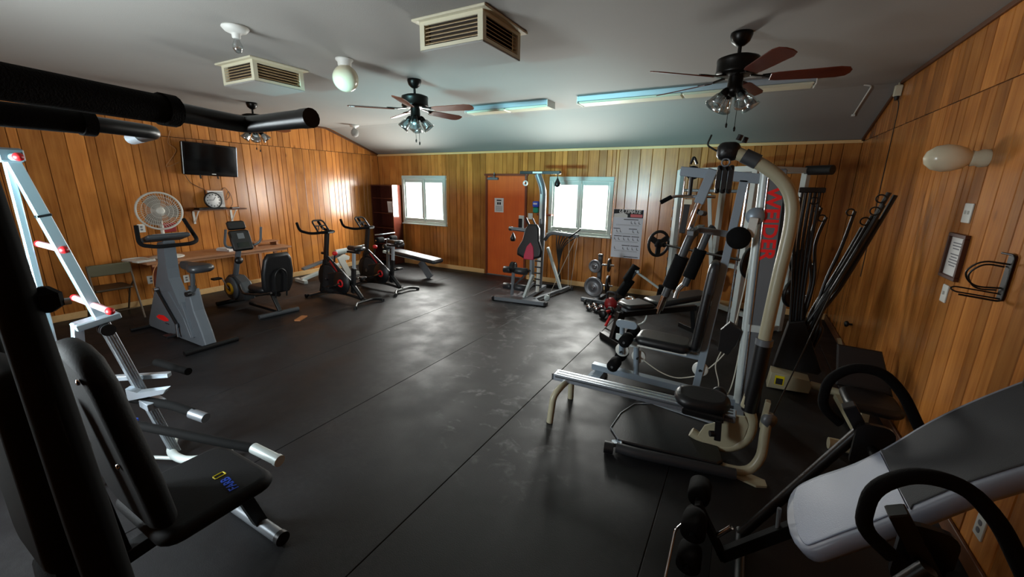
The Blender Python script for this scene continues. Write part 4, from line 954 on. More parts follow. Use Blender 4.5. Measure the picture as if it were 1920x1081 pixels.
P(t, 'foam_bar', MB().cyl((-3.50, 1.12, 0.58), (-3.14, 1.16, 0.58), 0.025), 'matte_black')
P(t, 'base_tube', MB().tube(rnd([(-3.34, 1.08, 0.06), (-3.16, 0.98, 0.05), (-2.98, 1.00, 0.045), (-2.82, 1.20, 0.045)], 0.08), 0.026, 12), 'steel_light')
P(t, 'base_bar', MB().cyl((-3.40, 0.84, 0.03), (-3.02, 1.03, 0.03), 0.012), 'steel_light')
P(t, 'blue_clamp', MB().box((-3.10, 0.80, 0.40), (0.09, 0.06, 0.05), Matrix.Rotation(0.5, 3, 'Z'), 0.01), 'blue', 'blue plastic clamp')

# power tower: two posts, padded pull-up arms reaching into the room, back pad
px0, px1, py = -1.375, -1.90, 0.26
t = thing('power_tower', 'black pull up tower with two padded arms at the left edge', 'pull up tower', (-1.63, py, 0))
for x_ in (px0, px1):
    P(t, 'post', MB().tube([(x_, py+0.01, 0.04), (x_, py-0.02, 1.0), (x_, py-0.05, 2.04)], [0.05, 0.045, 0.030], 12), 'matte_black')
    P(t, 'foot_beam', MB().bar((x_, py-0.52, 0.03), (x_, py+0.20, 0.03), 0.06, 0.05, bev=0.006), 'matte_black')
P(t, 'top_beam', MB().bar((px0+0.10, py-0.06, 2.01), (px1-0.03, py-0.06, 2.01), 0.055, 0.055, bev=0.006), 'matte_black')
ap = P(t, 'arm_pad', MB().box((px0, py+0.008, 1.56), (0.05, 0.05, 0.06), bev=0.015), 'matte_black')
P(ap, 'pad_bolt', MB().cyl((px0+0.01, py+0.032, 1.55), (px0+0.01, py+0.044, 1.55), 0.008, n=10), 'silver')
P(t, 'lower_beam', MB().bar((px0, py, 0.25), (px1, py, 0.25), 0.05, 0.05), 'matte_black')
zz = 2.01
for path, f0, f1, capm in (([(-1.26, 0.18, zz), (-1.38, 0.58, zz), (-1.475, 0.83, zz), (-1.13, 0.82, zz)], V((-1.262, 0.19, zz)), V((-1.375, 0.565, zz)), 'black_metal'),
                     ([(-1.91, 0.18, zz), (-1.965, 0.60, zz), (-2.06, 0.80, zz), (-2.44, 0.86, zz)], V((-1.912, 0.19, zz)), V((-1.958, 0.57, zz)), 'silver')):
    a = P(t, 'pull_up_arm', MB().tube(rnd(path, 0.05), 0.026, 14), 'black_metal')
    P(a, 'foam_grip', MB().tube([f0, f1], 0.036, 16), 'foam')
    P(a, 'grip_collar', MB().tube([f0.lerp(f1, 0.97), f0.lerp(f1, 1.06)], 0.041, 16), 'foam')
    P(a, 'arm_cap', MB().tube([V(path[3]).lerp(V(path[2]), 0.12 if capm != 'silver' else 0.5), V(path[3])], 0.0275, 14), capm)
bp_ = P(t, 'back_pad', MB().puff(rrect(0.34, 0.62, 0.06), (-1.68, 0.21, 1.05), X, Z, 0.09), 'matte_black')
P(bp_, 'pad_bracket', MB().bar((-1.40, 0.25, 0.9), (-1.86, 0.25, 0.9), 0.03, 0.03), 'black_metal')
for z_ in (0.55, 0.62):
    P(t, 'dip_handle', MB().tube(rnd([(-1.86, 0.20, z_), (-1.55, 0.16, z_), (-1.50, 0.05, z_-0.02)], 0.05), 0.02, 10), 'foam')

# utility bench beside the tower
t = thing('utility_bench', 'black weight bench with upright back and blue lettering on the seat', 'bench', (-2.07, 0.72, 0))
se = P(t, 'seat', MB().puff(rrect(0.50, 0.47, 0.07), (-2.07, 0.715, 0.425), X, Y, 0.07), 'vinyl_matte')
text(se, 'seat_lettering', 'FARB', (-1.935, 0.79, 0.4615), V((-1, 0.12, 0)), V((-0.12, -1, 0)), 0.052, 'blue', bold=0.001)
P(se, 'seat_badge', MB().tube([V((-2.035, 0.795, 0.4615))+V((x_, y_, 0)) for x_, y_ in rrect(0.028, 0.045, 0.004)], 0.003, 5, closed=True), 'yellow')
bk = P(t, 'backrest', MB().puff([(-0.17, -0.40), (0.17, -0.40), (0.24, -0.36), (0.25, -0.2), (0.21, 0.28), (0.15, 0.37), (0.05, 0.40), (-0.05, 0.40), (-0.15, 0.37), (-0.21, 0.28), (-0.25, -0.2), (-0.24, -0.36)], (-2.05, 0.475, 0.87), X, V((0, -0.12, 1)), 0.085), 'vinyl_matte')
for x_, z_ in ((-1.90, 1.16), (-1.90, 0.80), (-2.2, 1.16), (-2.2, 0.80)):
    P(bk, 'bolt', MB().lathe([(0.012, 0), (0.011, 0.006), (0.001, 0.008)], (x_, 0.432-(z_-0.87)*0.12-0.003, z_), (0, -1, 0), 8), 'chrome')
P(t, 'back_support', MB().bar((-2.07, 0.43, 0.30), (-2.07, 0.36, 1.05), 0.05, 0.04), 'black_metal')
P(t, 'main_beam', MB().bar((-2.07, 0.34, 0.30), (-2.07, 0.90, 0.36), 0.06, 0.06), 'black_metal')
P(t, 'front_leg', MB().bar((-2.07, 0.86, 0.38), (-2.07, 0.955, 0.05), 0.06, 0.05), 'black_metal')
P(t, 'front_foot', MB().cyl((-2.32, 0.955, 0.035), (-1.90, 0.955, 0.035), 0.033), 'steel_grey')
P(t, 'foot_cap', MB().cyl((-1.90, 0.955, 0.036), (-1.87, 0.955, 0.036), 0.037), 'black_plastic')
P(t, 'foot_cap', MB().cyl((-2.35, 0.955, 0.036), (-2.32, 0.955, 0.036), 0.037), 'black_plastic')
P(t, 'rear_leg', MB().bar((-2.07, 0.36, 0.30), (-2.07, 0.14, 0.05), 0.06, 0.05), 'black_metal')
P(t, 'rear_foot', MB().cyl((-2.30, 0.12, 0.035), (-1.97, 0.12, 0.035), 0.033), 'black_metal')
P(t, 'leg_bar', MB().tube(rnd([(-2.75, 0.74, 0.53), (-2.10, 0.93, 0.52), (-2.02, 0.955, 0.52)], 0.05), 0.024, 12), 'matte_black')
P(t, 'leg_bar_sleeve', MB().cyl((-2.02, 0.955, 0.52), (-1.86, 0.975, 0.50), 0.026).cyl((-1.86, 0.975, 0.50), (-1.84, 0.977, 0.498), 0.029), 'steel_light')

# ================================================================== CENTRE: rod gym by the door
t = thing('center_rod_gym', 'grey rod resistance gym with black and red seat between door and window', 'weight machine', (-2.98, 6.15, 0))
P(t, 'front_foot', MB().bar((-3.43, 5.55, 0.035), (-2.57, 5.67, 0.035), 0.07, 0.06, bev=0.01), 'steel_grey')
P(t, 'base_plate', MB().prism([(-0.36, -0.02), (0.34, 0.07), (0.20, 0.24), (-0.20, 0.22)], (-3.02, 5.61, 0.055), X, Y, 0.02, 0.004), 'steel_grey')
for c in ((-3.44, 5.55), (-2.56, 5.67)): P(t, 'foot_cap', MB().box((c[0], c[1], 0.035), (0.05, 0.08, 0.068), bev=0.01), 'black_plastic')
P(t, 'center_beam', MB().bar((-2.95, 5.70, 0.06), (-2.99, 6.55, 0.08), 0.07, 0.06), 'steel_grey')
P(t, 'side_beam', MB().bar((-2.80, 5.75, 0.05), (-2.62, 6.80, 0.06), 0.05, 0.05), 'steel_grey')
P(t, 'side_beam', MB().bar((-3.10, 5.75, 0.05), (-3.32, 6.75, 0.06), 0.05, 0.05), 'steel_grey')
P(t, 'rear_foot', MB().bar((-3.36, 6.78, 0.04), (-2.56, 6.86, 0.04), 0.06, 0.06), 'black_metal')
P(t, 'mast', MB().tube(rnd([(-3.00, 6.32, 0.08), (-2.97, 6.32, 0.9), (-2.97, 6.32, 1.78), (-3.06, 6.28, 2.02)], 0.25), 0.055, 12), 'steel_grey')
P(t, 'mast_strip', MB().box((-2.975, 6.262, 1.50), (0.04, 0.006, 0.40)), 'steel_light')
tb = P(t, 'lat_tower_bar', MB().bar((-3.38, 6.27, 2.04), (-2.66, 6.30, 2.04), 0.06, 0.05, bev=0.01), 'black_metal')
P(tb, 'bar_label', MB().box((-3.05, 6.244, 2.04), (0.17, 0.004, 0.028)), 'plate_white')
for x_, hz in ((-3.28, 1.93), (-2.70, 1.94)):
    P(t, 'pulley_hook', MB().cyl((x_, 6.27, 2.02), (x_, 6.27, hz), 0.008, n=8), 'black_metal')
P(t, 'hand_grip', MB().lathe([(0.004, 0.10), (0.025, 0.05), (0.052, 0.0), (0.045, -0.04), (0.001, -0.06)], (-2.70, 6.27, 1.87), n=14), 'black_plastic')
P(t, 'hand_grip', MB().ringt((-3.28, 6.27, 1.87), (0, 1, 0), 0.035, 0.012, 16, 6), 'steel_light')
P(t, 'arm_bar', MB().tube(rnd([(-3.50, 6.2, 1.11), (-3.12, 6.28, 1.08), (-2.97, 6.32, 1.05)], 0.08), 0.032, 10), 'steel_grey')
P(t, 'arm_bar', MB().tube(rnd([(-2.90, 6.30, 0.95), (-2.80, 6.28, 1.08), (-2.30, 6.25, 1.06)], 0.08), 0.03, 10), 'steel_grey')
P(t, 'arm_end', MB().cyl((-3.53, 6.2, 1.11), (-3.48, 6.2, 1.11), 0.04), 'chrome')
P(t, 'hand_grip', MB().lathe([(0.004, 0.08), (0.03, 0.03), (0.05, -0.02), (0.04, -0.07), (0.001, -0.08)], (-3.46, 6.2, 0.97), n=14), 'black_plastic')
P(t, 'press_lever', MB().cyl((-3.12, 6.25, 1.08), (-3.22, 6.2, 1.30), 0.02), 'black_metal')
P(t, 'press_lever', MB().cyl((-3.02, 6.25, 1.12), (-3.12, 6.25, 1.30), 0.014), 'bike_dark')
seat_p = [(-0.07, 0.28), (0.07, 0.28), (0.12, 0.22), (0.15, 0.02), (0.23, -0.14), (0.22, -0.24), (0.06, -0.30), (-0.06, -0.30), (-0.22, -0.24), (-0.23, -0.14), (-0.15, 0.02), (-0.12, 0.22)]
bk = P(t, 'backrest', MB().puff(seat_p, (-3.0, 5.98, 0.95), X, V((0.06, 0.12, 1)), 0.08), 'vinyl')
P(bk, 'red_insert', MB().puff([(0, 0.15), (0.06, 0.08), (0.09, -0.06), (0.09, -0.13), (-0.09, -0.13), (-0.09, -0.06), (-0.06, 0.08)], (-2.995, 5.922, 0.79), X, V((0.06, 0.12, 1)), 0.03), 'pink_red', 'red insert panel')
P(t, 'seat_post', MB().bar((-2.93, 5.90, 0.36), (-2.96, 5.96, 0.72), 0.09, 0.05), 'steel_grey')
P(t, 'front_post', MB().bar((-2.97, 5.72, 0.06), (-2.90, 5.88, 0.42), 0.075, 0.04, up=X), 'steel_light')
P(t, 'adjuster_bar', MB().bar((-2.86, 5.98, 0.12), (-2.86, 6.02, 0.72), 0.07, 0.03), 'plate_white')
for k in range(5): P(t, 'adjuster_slot', MB().box((-2.86, 5.965+0.004*k, 0.24+0.10*k), (0.10, 0.03, 0.022)), 'black_plastic')
P(t, 'leg_post', MB().bar((-3.23, 5.78, 0.06), (-3.21, 5.80, 0.60), 0.03, 0.05), 'steel_grey')
P(t, 'leg_link', MB().bar((-3.2, 5.80, 0.22), (-2.95, 5.86, 0.50), 0.03, 0.03), 'black_metal')
for z_ in (0.48, 0.20):
    P(t, 'foam_roller', MB().lathe([(0.02, 0), (0.052, 0.006), (0.056, 0.03), (0.056, 0.145), (0.02, 0.15)], (-3.24, 5.79, z_), (-1, -0.02, 0)), 'vinyl_grey')
    P(t, 'foam_roller', MB().lathe([(0.02, 0), (0.052, 0.006), (0.056, 0.03), (0.056, 0.21), (0.02, 0.22)], (-3.18, 5.79, z_), (1, 0.02, 0)), 'vinyl_grey')
P(t, 'cam_disc', MB().cyl((-3.25, 5.79, 0.53), (-3.19, 5.79, 0.53), 0.09, n=22), 'black_plastic')
P(t, 'low_pulley', MB().lathe([(0.02, 0), (0.05, 0.005), (0.05, 0.03), (0.02, 0.035)], (-2.60, 5.80, 0.10), (0.5, -0.8, 0)), 'steel_light')
P(t, 'rear_brace', MB().bar((-2.68, 6.55, 0.08), (-2.86, 6.34, 0.82), 0.05, 0.04), 'steel_light')
for k in range(6):
    tx, ty = -2.32-0.09*k, 6.25+0.03*k
    P(t, 'resistance_rod', MB().tube(spline([(-2.78+0.012*k, 6.62+0.02*(k % 2), 0.18), (-2.74-0.005*k, 6.60, 0.55), (-2.62-0.03*k, 6.5, 0.85), (tx, ty+0.1, 1.06+0.01*k)]), 0.010, 8), 'black_metal')
P(t, 'rod_hook', MB().cyl((-2.45, 6.22, 1.02), (-2.24, 6.20, 1.18), 0.012, n=8), 'black_metal')
for a, b in (((-2.30, 6.22, 1.08), (-2.58, 5.82, 0.12)), ((-2.28, 6.2, 1.05), (-2.52, 6.6, 0.1)), ((-2.45, 6.25, 1.05), (-2.62, 6.75, 0.1))):
    P(t, 'cable', MB().cyl(a, b, 0.0035, n=6), 'cable_white')

# ================================================================== RIGHT: pulley home gym with the lettered upright
gy = 3.75
def g3(x, z, y=gy): return V((x, y, z))
t = thing('pulley_home_gym', 'blue grey pulley home gym with red lettering down its upright', 'weight machine', (-0.4, gy, 0))
P(t, 'base_rail', MB().bar(g3(-1.15, 0.085), g3(0.24, 0.05), 0.075, 0.06, bev=0.006), 'steel_blue')
P(t, 'front_foot', MB().prism([(-0.05, 0.0), (0.12, -0.0), (0.10, 0.055), (0.02, 0.06)], (-1.12, gy-0.06, 0.0), X, Z, 0.20, 0.004), 'steel_blue')
P(t, 'rear_foot', MB().bar((0.16, gy-0.28, 0.03), (0.16, gy+0.30, 0.03), 0.07, 0.06), 'steel_blue')
tilt = V((-0.07, 0, 1.96)).normalized(); sc0 = g3(0.225, 0.02)
up_ = P(t, 'upright_shroud', MB().bar(sc0, sc0+tilt*1.96, 0.13, 0.10, up=Y, bev=0.012), 'steel_grey')
P(up_, 'shroud_edge', MB().tube([sc0+V((-0.075, -0.01, 0.02)), sc0+V((-0.075, -0.01, 0))+tilt*1.96], 0.036, 12), 'steel_light')
P(up_, 'edge_trim', MB().tube([sc0+V((-0.052, -0.054, 0.02)), sc0+V((-0.052, -0.054, 0))+tilt*1.96], 0.006, 6), 'chrome')
P(up_, 'shroud_side', MB().bar(sc0+V((0.075, 0, 0)), sc0+V((0.075, 0, 0))+tilt*1.90, 0.02, 0.11, up=Y), 'black_plastic')
P(up_, 'joint_band', MB().bar(sc0+tilt*0.69+V((0, -0.003, 0)), sc0+tilt*0.75+V((0, -0.003, 0)), 0.134, 0.104, up=Y), 'steel_light')
text(up_, 'red_lettering', 'WEIDER', sc0+tilt*1.555+V((-0.005, -0.0515, 0)), -tilt, V((1, 0, 0.035)), 0.135, 'red_print', bold=0.004, xs=1.12)
P(t, 'top_beam', MB().bar(g3(-0.52, 1.965), g3(0.12, 1.90), 0.055, 0.075, bev=0.006), 'steel_blue')
P(t, 'slant_post', MB().bar(g3(-0.05, 1.90), g3(-0.19, 0.10), 0.055, 0.06, up=X, bev=0.006), 'steel_blue')
P(t, 'press_link', MB().bar(g3(-0.275, 1.98, gy-0.03), g3(-0.35, 1.71, gy-0.03), 0.06, 0.075, up=X, bev=0.008), 'steel_blue')
P(t, 'press_tube', MB().cyl(g3(-0.345, 1.72, gy-0.03), g3(-0.40, 1.50, gy-0.03), 0.028), 'chrome')
P(t, 'selector_pin', MB().cyl(g3(-0.32, 1.64, gy-0.1), g3(-0.30, 1.63, gy+0.02), 0.02), 'black_plastic')
P(t, 'press_yoke', MB().bar((-0.36, gy-0.28, 1.49), (-0.33, gy+0.25, 1.50), 0.05, 0.04).bar(g3(-0.34, 1.50), g3(-0.06, 1.47), 0.04, 0.05), 'steel_grey')
for y_, sc in ((gy-0.25, 1), (gy+0.25, 0)):
    dx = 0.0 if sc else 0.09
    arm = P(t, 'press_arm', MB().tube(rnd([(-0.33+dx, y_+0.03, 1.50), (-0.36+dx, y_, 1.46), (-0.41+dx, y_, 1.28), (-0.50+dx, y_, 0.96)], 0.05), 0.032, 12), 'bike_dark')
    P(arm, 'foam_grip', MB().cyl((-0.405+dx, y_, 1.30), (-0.475+dx, y_, 1.04), 0.056, n=18), 'foam')
    if sc: P(arm, 'chrome_end', MB().cyl((-0.475, y_, 1.05), (-0.53, y_, 0.84), 0.03).cyl((-0.53, y_, 0.845), (-0.54, y_, 0.80), 0.014), 'chrome')
    else: P(arm, 'curved_handle', MB().tube(rnd([(-0.475+dx, y_, 1.05), (-0.50+dx, y_, 0.98), (-0.55+dx, y_-0.02, 0.92), (-0.56+dx, y_-0.06, 0.84)], 0.06), 0.022, 10), 'chrome')
P(t, 'round_pad', MB().lathe([(0.02, -0.03), (0.08, -0.028), (0.088, 0), (0.08, 0.028), (0.001, 0.034)], g3(-0.03, 1.46, gy-0.10), (0, -1, 0), 22), 'foam')
P(t, 'round_pad_arm', MB().cyl(g3(-0.08, 1.50, gy), g3(-0.03, 1.46, gy-0.10), 0.015), 'steel_grey')
bk = P(t, 'backrest', MB().puff(rrect(0.26, 0.76, 0.05), g3(-0.205, 0.84), Y, V((0.085, 0, 1)), 0.075), 'vinyl')
P(bk, 'backrest_cap', MB().puff(rrect(0.262, 0.30, 0.05), g3(-0.178, 1.10), Y, V((0.085, 0, 1)), 0.078), 'vinyl_grey')
st = P(t, 'seat', MB().puff(rrect(0.48, 0.30, 0.07), g3(-0.50, 0.475), V((1, 0, -0.03)), Y, 0.085), 'vinyl')
P(st, 'seat_board', MB().box(g3(-0.50, 0.435), (0.42, 0.26, 0.016)), 'plate_white')
P(t, 'seat_frame', MB().bar(g3(-0.80, 0.41), g3(-0.16, 0.39), 0.05, 0.045), 'steel_blue')
P(t, 'front_post', MB().cyl(g3(-0.72, 0.10), g3(-0.745, 0.44), 0.027), 'steel_blue')
lv = P(t, 'leg_lever', MB().cyl(g3(-0.89, 0.60), g3(-0.875, 0.27), 0.024), 'steel_blue')
P(lv, 'top_bracket', MB().prism(rrect(0.20, 0.075, 0.036), g3(-0.84, 0.585, gy-0.035), X, Z, 0.02, 0.004), 'steel_blue')
P(lv, 'mid_bracket', MB().prism([(-0.13, 0.05), (-0.09, 0.05), (0.05, 0.0), (0.09, 0.0), (0.09, -0.05), (-0.02, -0.05), (-0.13, 0.0)], g3(-0.80, 0.43, gy-0.04), X, Z, 0.015), 'steel_light')
for k, (x_, z_) in enumerate(((-0.81, 0.47), (-0.90, 0.21))):
    P(lv, 'roller_bar', MB().cyl((x_, gy-0.22, z_), (x_, gy+0.22, z_), 0.012), 'chrome')
    for s_ in (-1, 1): P(lv, 'foam_roller', MB().lathe([(0.02, 0), (0.05, 0.006), (0.055, 0.03), (0.055, 0.15), (0.02, 0.16)], (x_, gy+s_*0.05, z_), (0, s_, 0)), 'foam')
for x_, z_ in ((-0.875, 0.30), (-0.715, 0.27), (-0.175, 0.28)):
    pw = P(t, 'pulley_wheel', MB().lathe([(0.001, -0.012), (0.062, -0.012), (0.066, -0.006), (0.058, 0), (0.066, 0.006), (0.062, 0.012), (0.001, 0.012)], g3(x_, z_, gy+0.03 if x_ < -0.3 else gy+0.0), (0, 1, 0), 24), 'plate_white')
    P(pw, 'axle_bolt', MB().cyl(g3(x_, z_, gy-0.045), g3(x_, z_, gy+0.05), 0.01, n=8), 'black_metal')
P(t, 'cable', MB().tube(spline([g3(-0.66, 0.25), g3(-0.50, 0.17), g3(-0.35, 0.15), g3(-0.18, 0.215)]), 0.005, 6), 'cable_white')
P(t, 'cable', MB().tube(spline([g3(-0.02, 0.52), g3(-0.06, 0.35), g3(-0.02, 0.20), g3(0.0, 0.10), g3(0.07, 0.12), g3(0.10, 0.5), g3(0.10, 1.55)]), 0.005, 6), 'cable_white')
P(t, 'cable', MB().tube(spline([g3(-0.11, 0.30), g3(-0.03, 0.42), g3(0.02, 0.56), g3(0.06, 1.0), g3(0.075, 1.50)]), 0.005, 6), 'cable_white')
P(t, 'low_pulley', MB().lathe([(0.001, -0.02), (0.06, -0.018), (0.06, 0.018), (0.001, 0.02)], g3(0.0, 0.10, gy-0.02), (0, 1, 0), 20), 'black_plastic')
P(t, 'floating_pulley', MB().prism([(-0.06, -0.10), (0.02, -0.13), (0.07, -0.03), (0.10, 0.10), (0.0, 0.16), (-0.06, 0.08)], g3(0.0, 0.60, gy-0.02), X, Z, 0.06, 0.008), 'black_plastic')
pp = P(t, 'upper_pulley', MB().lathe([(0.001, -0.015), (0.065, -0.012), (0.065, 0.012), (0.001, 0.015)], g3(0.06, 1.63, gy-0.06), (0, 1, 0), 22), 'steel_blue')
P(pp, 'pulley_block', MB().box(g3(0.05, 1.545, gy-0.075), (0.06, 0.03, 0.15), Matrix.Rotation(0.1, 3, 'Y'), 0.004), 'plate_white')
for x_ in (-0.43, -0.19):
    P(t, 'top_pulley', MB().lathe([(0.001, -0.01), (0.055, -0.01), (0.055, 0.01), (0.001, 0.01)], g3(x_, 1.955, gy+0.05), (0.1, 1, 0.3), 20), 'black_plastic')
P(t, 'pulley_bracket', MB().tube(rnd([g3(-0.45, 2.02), g3(-0.43, 2.08), g3(-0.40, 2.02)], 0.02), 0.01, 8), 'black_metal')
P(t, 'pulley_stem', MB().cyl(g3(-0.43, 1.93), g3(-0.43, 1.77), 0.016), 'black_metal')
lb = P(t, 'lat_bar', MB().tube(rnd([(-0.62, gy-0.10, 1.72), (-0.54, gy-0.08, 1.765), (-0.24, gy+0.05, 1.765)], 0.05), 0.012, 8), 'chrome')
P(lb, 'bar_grip', MB().tube([(-0.635, gy-0.105, 1.71), (-0.555, gy-0.085, 1.76)], 0.018, 10), 'foam')
P(t, 'hanging_strap', MB().bar(g3(-0.44, 1.70), g3(-0.455, 1.46), 0.045, 0.012, up=Y), 'black_plastic')
P(t, 'strap_buckle', MB().box(g3(-0.435, 1.72), (0.06, 0.02, 0.04)), 'cream_metal')

# ---------------------------------------------------------------- rolling seat gym with the tall curved tower
cy_ = 2.93
t = thing('curved_tower_gym', 'beige curved tower gym with a long aluminium rail and rolling black seat', 'weight machine', (-0.3, cy_, 0))
rail = P(t, 'seat_rail', MB().bar((-1.21, cy_, 0.31), (0.12, cy_, 0.33), 0.105, 0.055, bev=0.006), 'alu')
for s_ in (-0.022, 0.022): P(rail, 'rail_slot', MB().bar((-1.19, cy_+s_, 0.3385), (0.1, cy_+s_, 0.3585), 0.016, 0.003), 'steel_grey')
P(rail, 'side_slot', MB().bar((-1.19, cy_-0.0535, 0.318), (0.1, cy_-0.0535, 0.338), 0.003, 0.012), 'bike_dark')
P(rail, 'rail_end_cap', MB().box((-1.215, cy_, 0.31), (0.012, 0.10, 0.055)), 'bike_dark')
for y_ in (2.71, 3.16):
    P(t, 'front_leg', MB().tube(rnd([(-1.10, cy_, 0.28), (-1.11, (cy_+y_)/2, 0.275), (-1.14, y_+(0.03 if y_ < cy_ else -0.03), 0.22), (-1.15, y_, 0.0)], 0.10), 0.026, 12), 'beige_paint')
tw = [(0.17, 0.42), (0.20, 0.66), (0.205, 0.9), (0.22, 1.3), (0.235, 1.62), (0.215, 1.78), (0.15, 1.885), (0.04, 1.97), (-0.10, 2.04)]
P(t, 'tower_tube', MB().tube(spline([(x_, cy_, z_) for x_, z_ in tw], 5), 0.037, 14), 'beige_paint')
P(t, 'tower_sleeve', MB().tube([(0.185, cy_, 0.40), (0.20, cy_, 0.66), (0.205, cy_, 0.88)], 0.046, 14), 'black_plastic')
P(t, 'sleeve_collar', MB().tube([(0.205, cy_, 0.87), (0.206, cy_, 0.91)], 0.05, 14), 'steel_grey')
P(t, 'tower_joint', MB().tube([(0.02, cy_, 1.985), (-0.03, cy_, 2.01), (-0.06, cy_, 2.025)], 0.043, 12), 'bike_dark')
hd = P(t, 'pulley_head', MB().puff(rrect(0.13, 0.11, 0.04), (-0.145, cy_, 2.05), X, Z, 0.10), 'black_plastic')
P(hd, 'head_knob', MB().cyl((-0.10, cy_-0.03, 2.11), (-0.09, cy_-0.03, 2.14), 0.016).cyl((-0.07, cy_+0.02, 2.10), (-0.06, cy_+0.02, 2.13), 0.014), 'black_plastic')
P(hd, 'head_hook', MB().tube(rnd([(-0.17, cy_, 2.03), (-0.27, cy_, 2.09), (-0.25, cy_, 2.15)], 0.02), 0.006, 6), 'black_metal')
for k in range(3): P(hd, 'hanging_pulley', MB().puff(rrect(0.03, 0.17, 0.012), (-0.18+0.033*k, cy_-0.01*k, 1.885), X, Z, 0.06), 'black_plastic')
P(hd, 'pulley_clip', MB().ringt((-0.15, cy_-0.03, 1.985), (0, 1, 0), 0.022, 0.006, 14, 6), 'steel_grey')
P(t, 'lower_tube', MB().tube(spline([(0.17, cy_, 0.44), (0.215, cy_, 0.33), (0.205, cy_, 0.20), (0.12, cy_, 0.10), (0.0, cy_, 0.075), (-0.14, cy_, 0.13)], 5), 0.034, 12), 'beige_paint')
P(t, 'gusset_plate', MB().prism([(-0.10, 0.11), (0.01, 0.08), (0.12, 0.11), (0.185, 0.20), (0.20, 0.31), (0.17, 0.36), (0.02, 0.34), (0.0, 0.26), (-0.06, 0.22)], (0, cy_-0.02, 0), X, Z, 0.02, 0.003), 'beige_paint')
P(t, 'gusset_bolt', MB().cyl((0.06, cy_-0.035, 0.31), (0.06, cy_-0.02, 0.31), 0.016), 'black_metal')
P(t, 'foot_tube', MB().tube(spline([(0.29, cy_-0.05, 0.44), (0.29, cy_-0.08, 0.30), (0.285, cy_-0.12, 0.15), (0.22, cy_-0.15, 0.05), (0.08, cy_-0.17, 0.035), (-0.05, cy_-0.15, 0.05)], 5), 0.03, 12), 'beige_paint')
P(t, 'foot_plate', MB().prism([(0.02, 0.08), (0.04, -0.02), (0.22, -0.07), (0.28, -0.04), (0.27, 0.02)], (0.06, cy_-0.16, 0.008), X, Y, 0.014), 'beige_paint')
sp_ = P(t, 'side_pulley', MB().lathe([(0.001, -0.02), (0.045, -0.018), (0.045, 0.018), (0.001, 0.02)], (0.30, cy_-0.07, 0.40), (0.6, -0.8, 0), 18), 'steel_grey')
P(sp_, 'pulley_arm', MB().bar((0.27, cy_-0.05, 0.33), (0.28, cy_-0.05, 0.52), 0.05, 0.03), 'beige_paint')
P(t, 'cable', MB().tube([(0.31, cy_-0.07, 0.42), (0.66, 4.0, 1.0), (0.98, 4.75, 1.55)], 0.004, 6), 'cable_black')
sd = Matrix.Rotation(math.radians(6), 3, 'Z') @ Matrix.Rotation(math.radians(8), 3, 'X')
st = P(t, 'rolling_seat', MB().puff(rrect(0.36, 0.235, 0.11, 6), (-0.10, cy_-0.01, 0.405), sd @ X, sd @ Y, 0.085), 'vinyl')
P(st, 'seat_stitching', MB().box((-0.245, cy_-0.01, 0.452), (0.006, 0.10, 0.003), sd), 'steel_grey')
P(t, 'seat_carriage', MB().box((-0.08, cy_-0.04, 0.335), (0.26, 0.16, 0.05), bev=0.01), 'black_metal')
P(t, 'carriage_latch', MB().bar((0.02, cy_-0.12, 0.34), (0.03, cy_-0.13, 0.20), 0.05, 0.04).cyl((-0.02, cy_-0.15, 0.24), (0.02, cy_-0.13, 0.24), 0.02), 'black_plastic')
# standing platform
plat = [(-0.58, 2.62), (-0.67, 2.74), (-0.66, 2.98), (-0.60, 3.18), (-0.48, 3.26), (-0.05, 3.28), (0.08, 2.75), (0.05, 2.70)]
pf = P(t, 'platform', MB().prism(plat, (0, 0, 0.075), X, Y, 0.035, 0.008), 'vinyl')
P(pf, 'platform_edge', MB().tube([(x_, y_, 0.094) for x_, y_ in plat[:6]], 0.006, 6), 'steel_grey')
P(t, 'platform_rail', MB().tube(rnd([(-0.58, 2.58, 0.055), (-0.45, 2.585, 0.055), (0.16, 2.70, 0.05)], 0.05), 0.036, 12), 'vinyl_grey')
P(t, 'platform_rail', MB().cyl((-0.46, 3.27, 0.08), (0.02, 3.20, 0.09), 0.022), 'steel_grey')
P(t, 'wheel', MB().cyl((-0.66, 2.56, 0.045), (-0.60, 2.57, 0.045), 0.042), 'black_plastic')
P(t, 'wheel_bracket', MB().bar((-0.62, 2.60, 0.06), (-0.55, 2.62, 0.075), 0.05, 0.03), 'steel_blue')

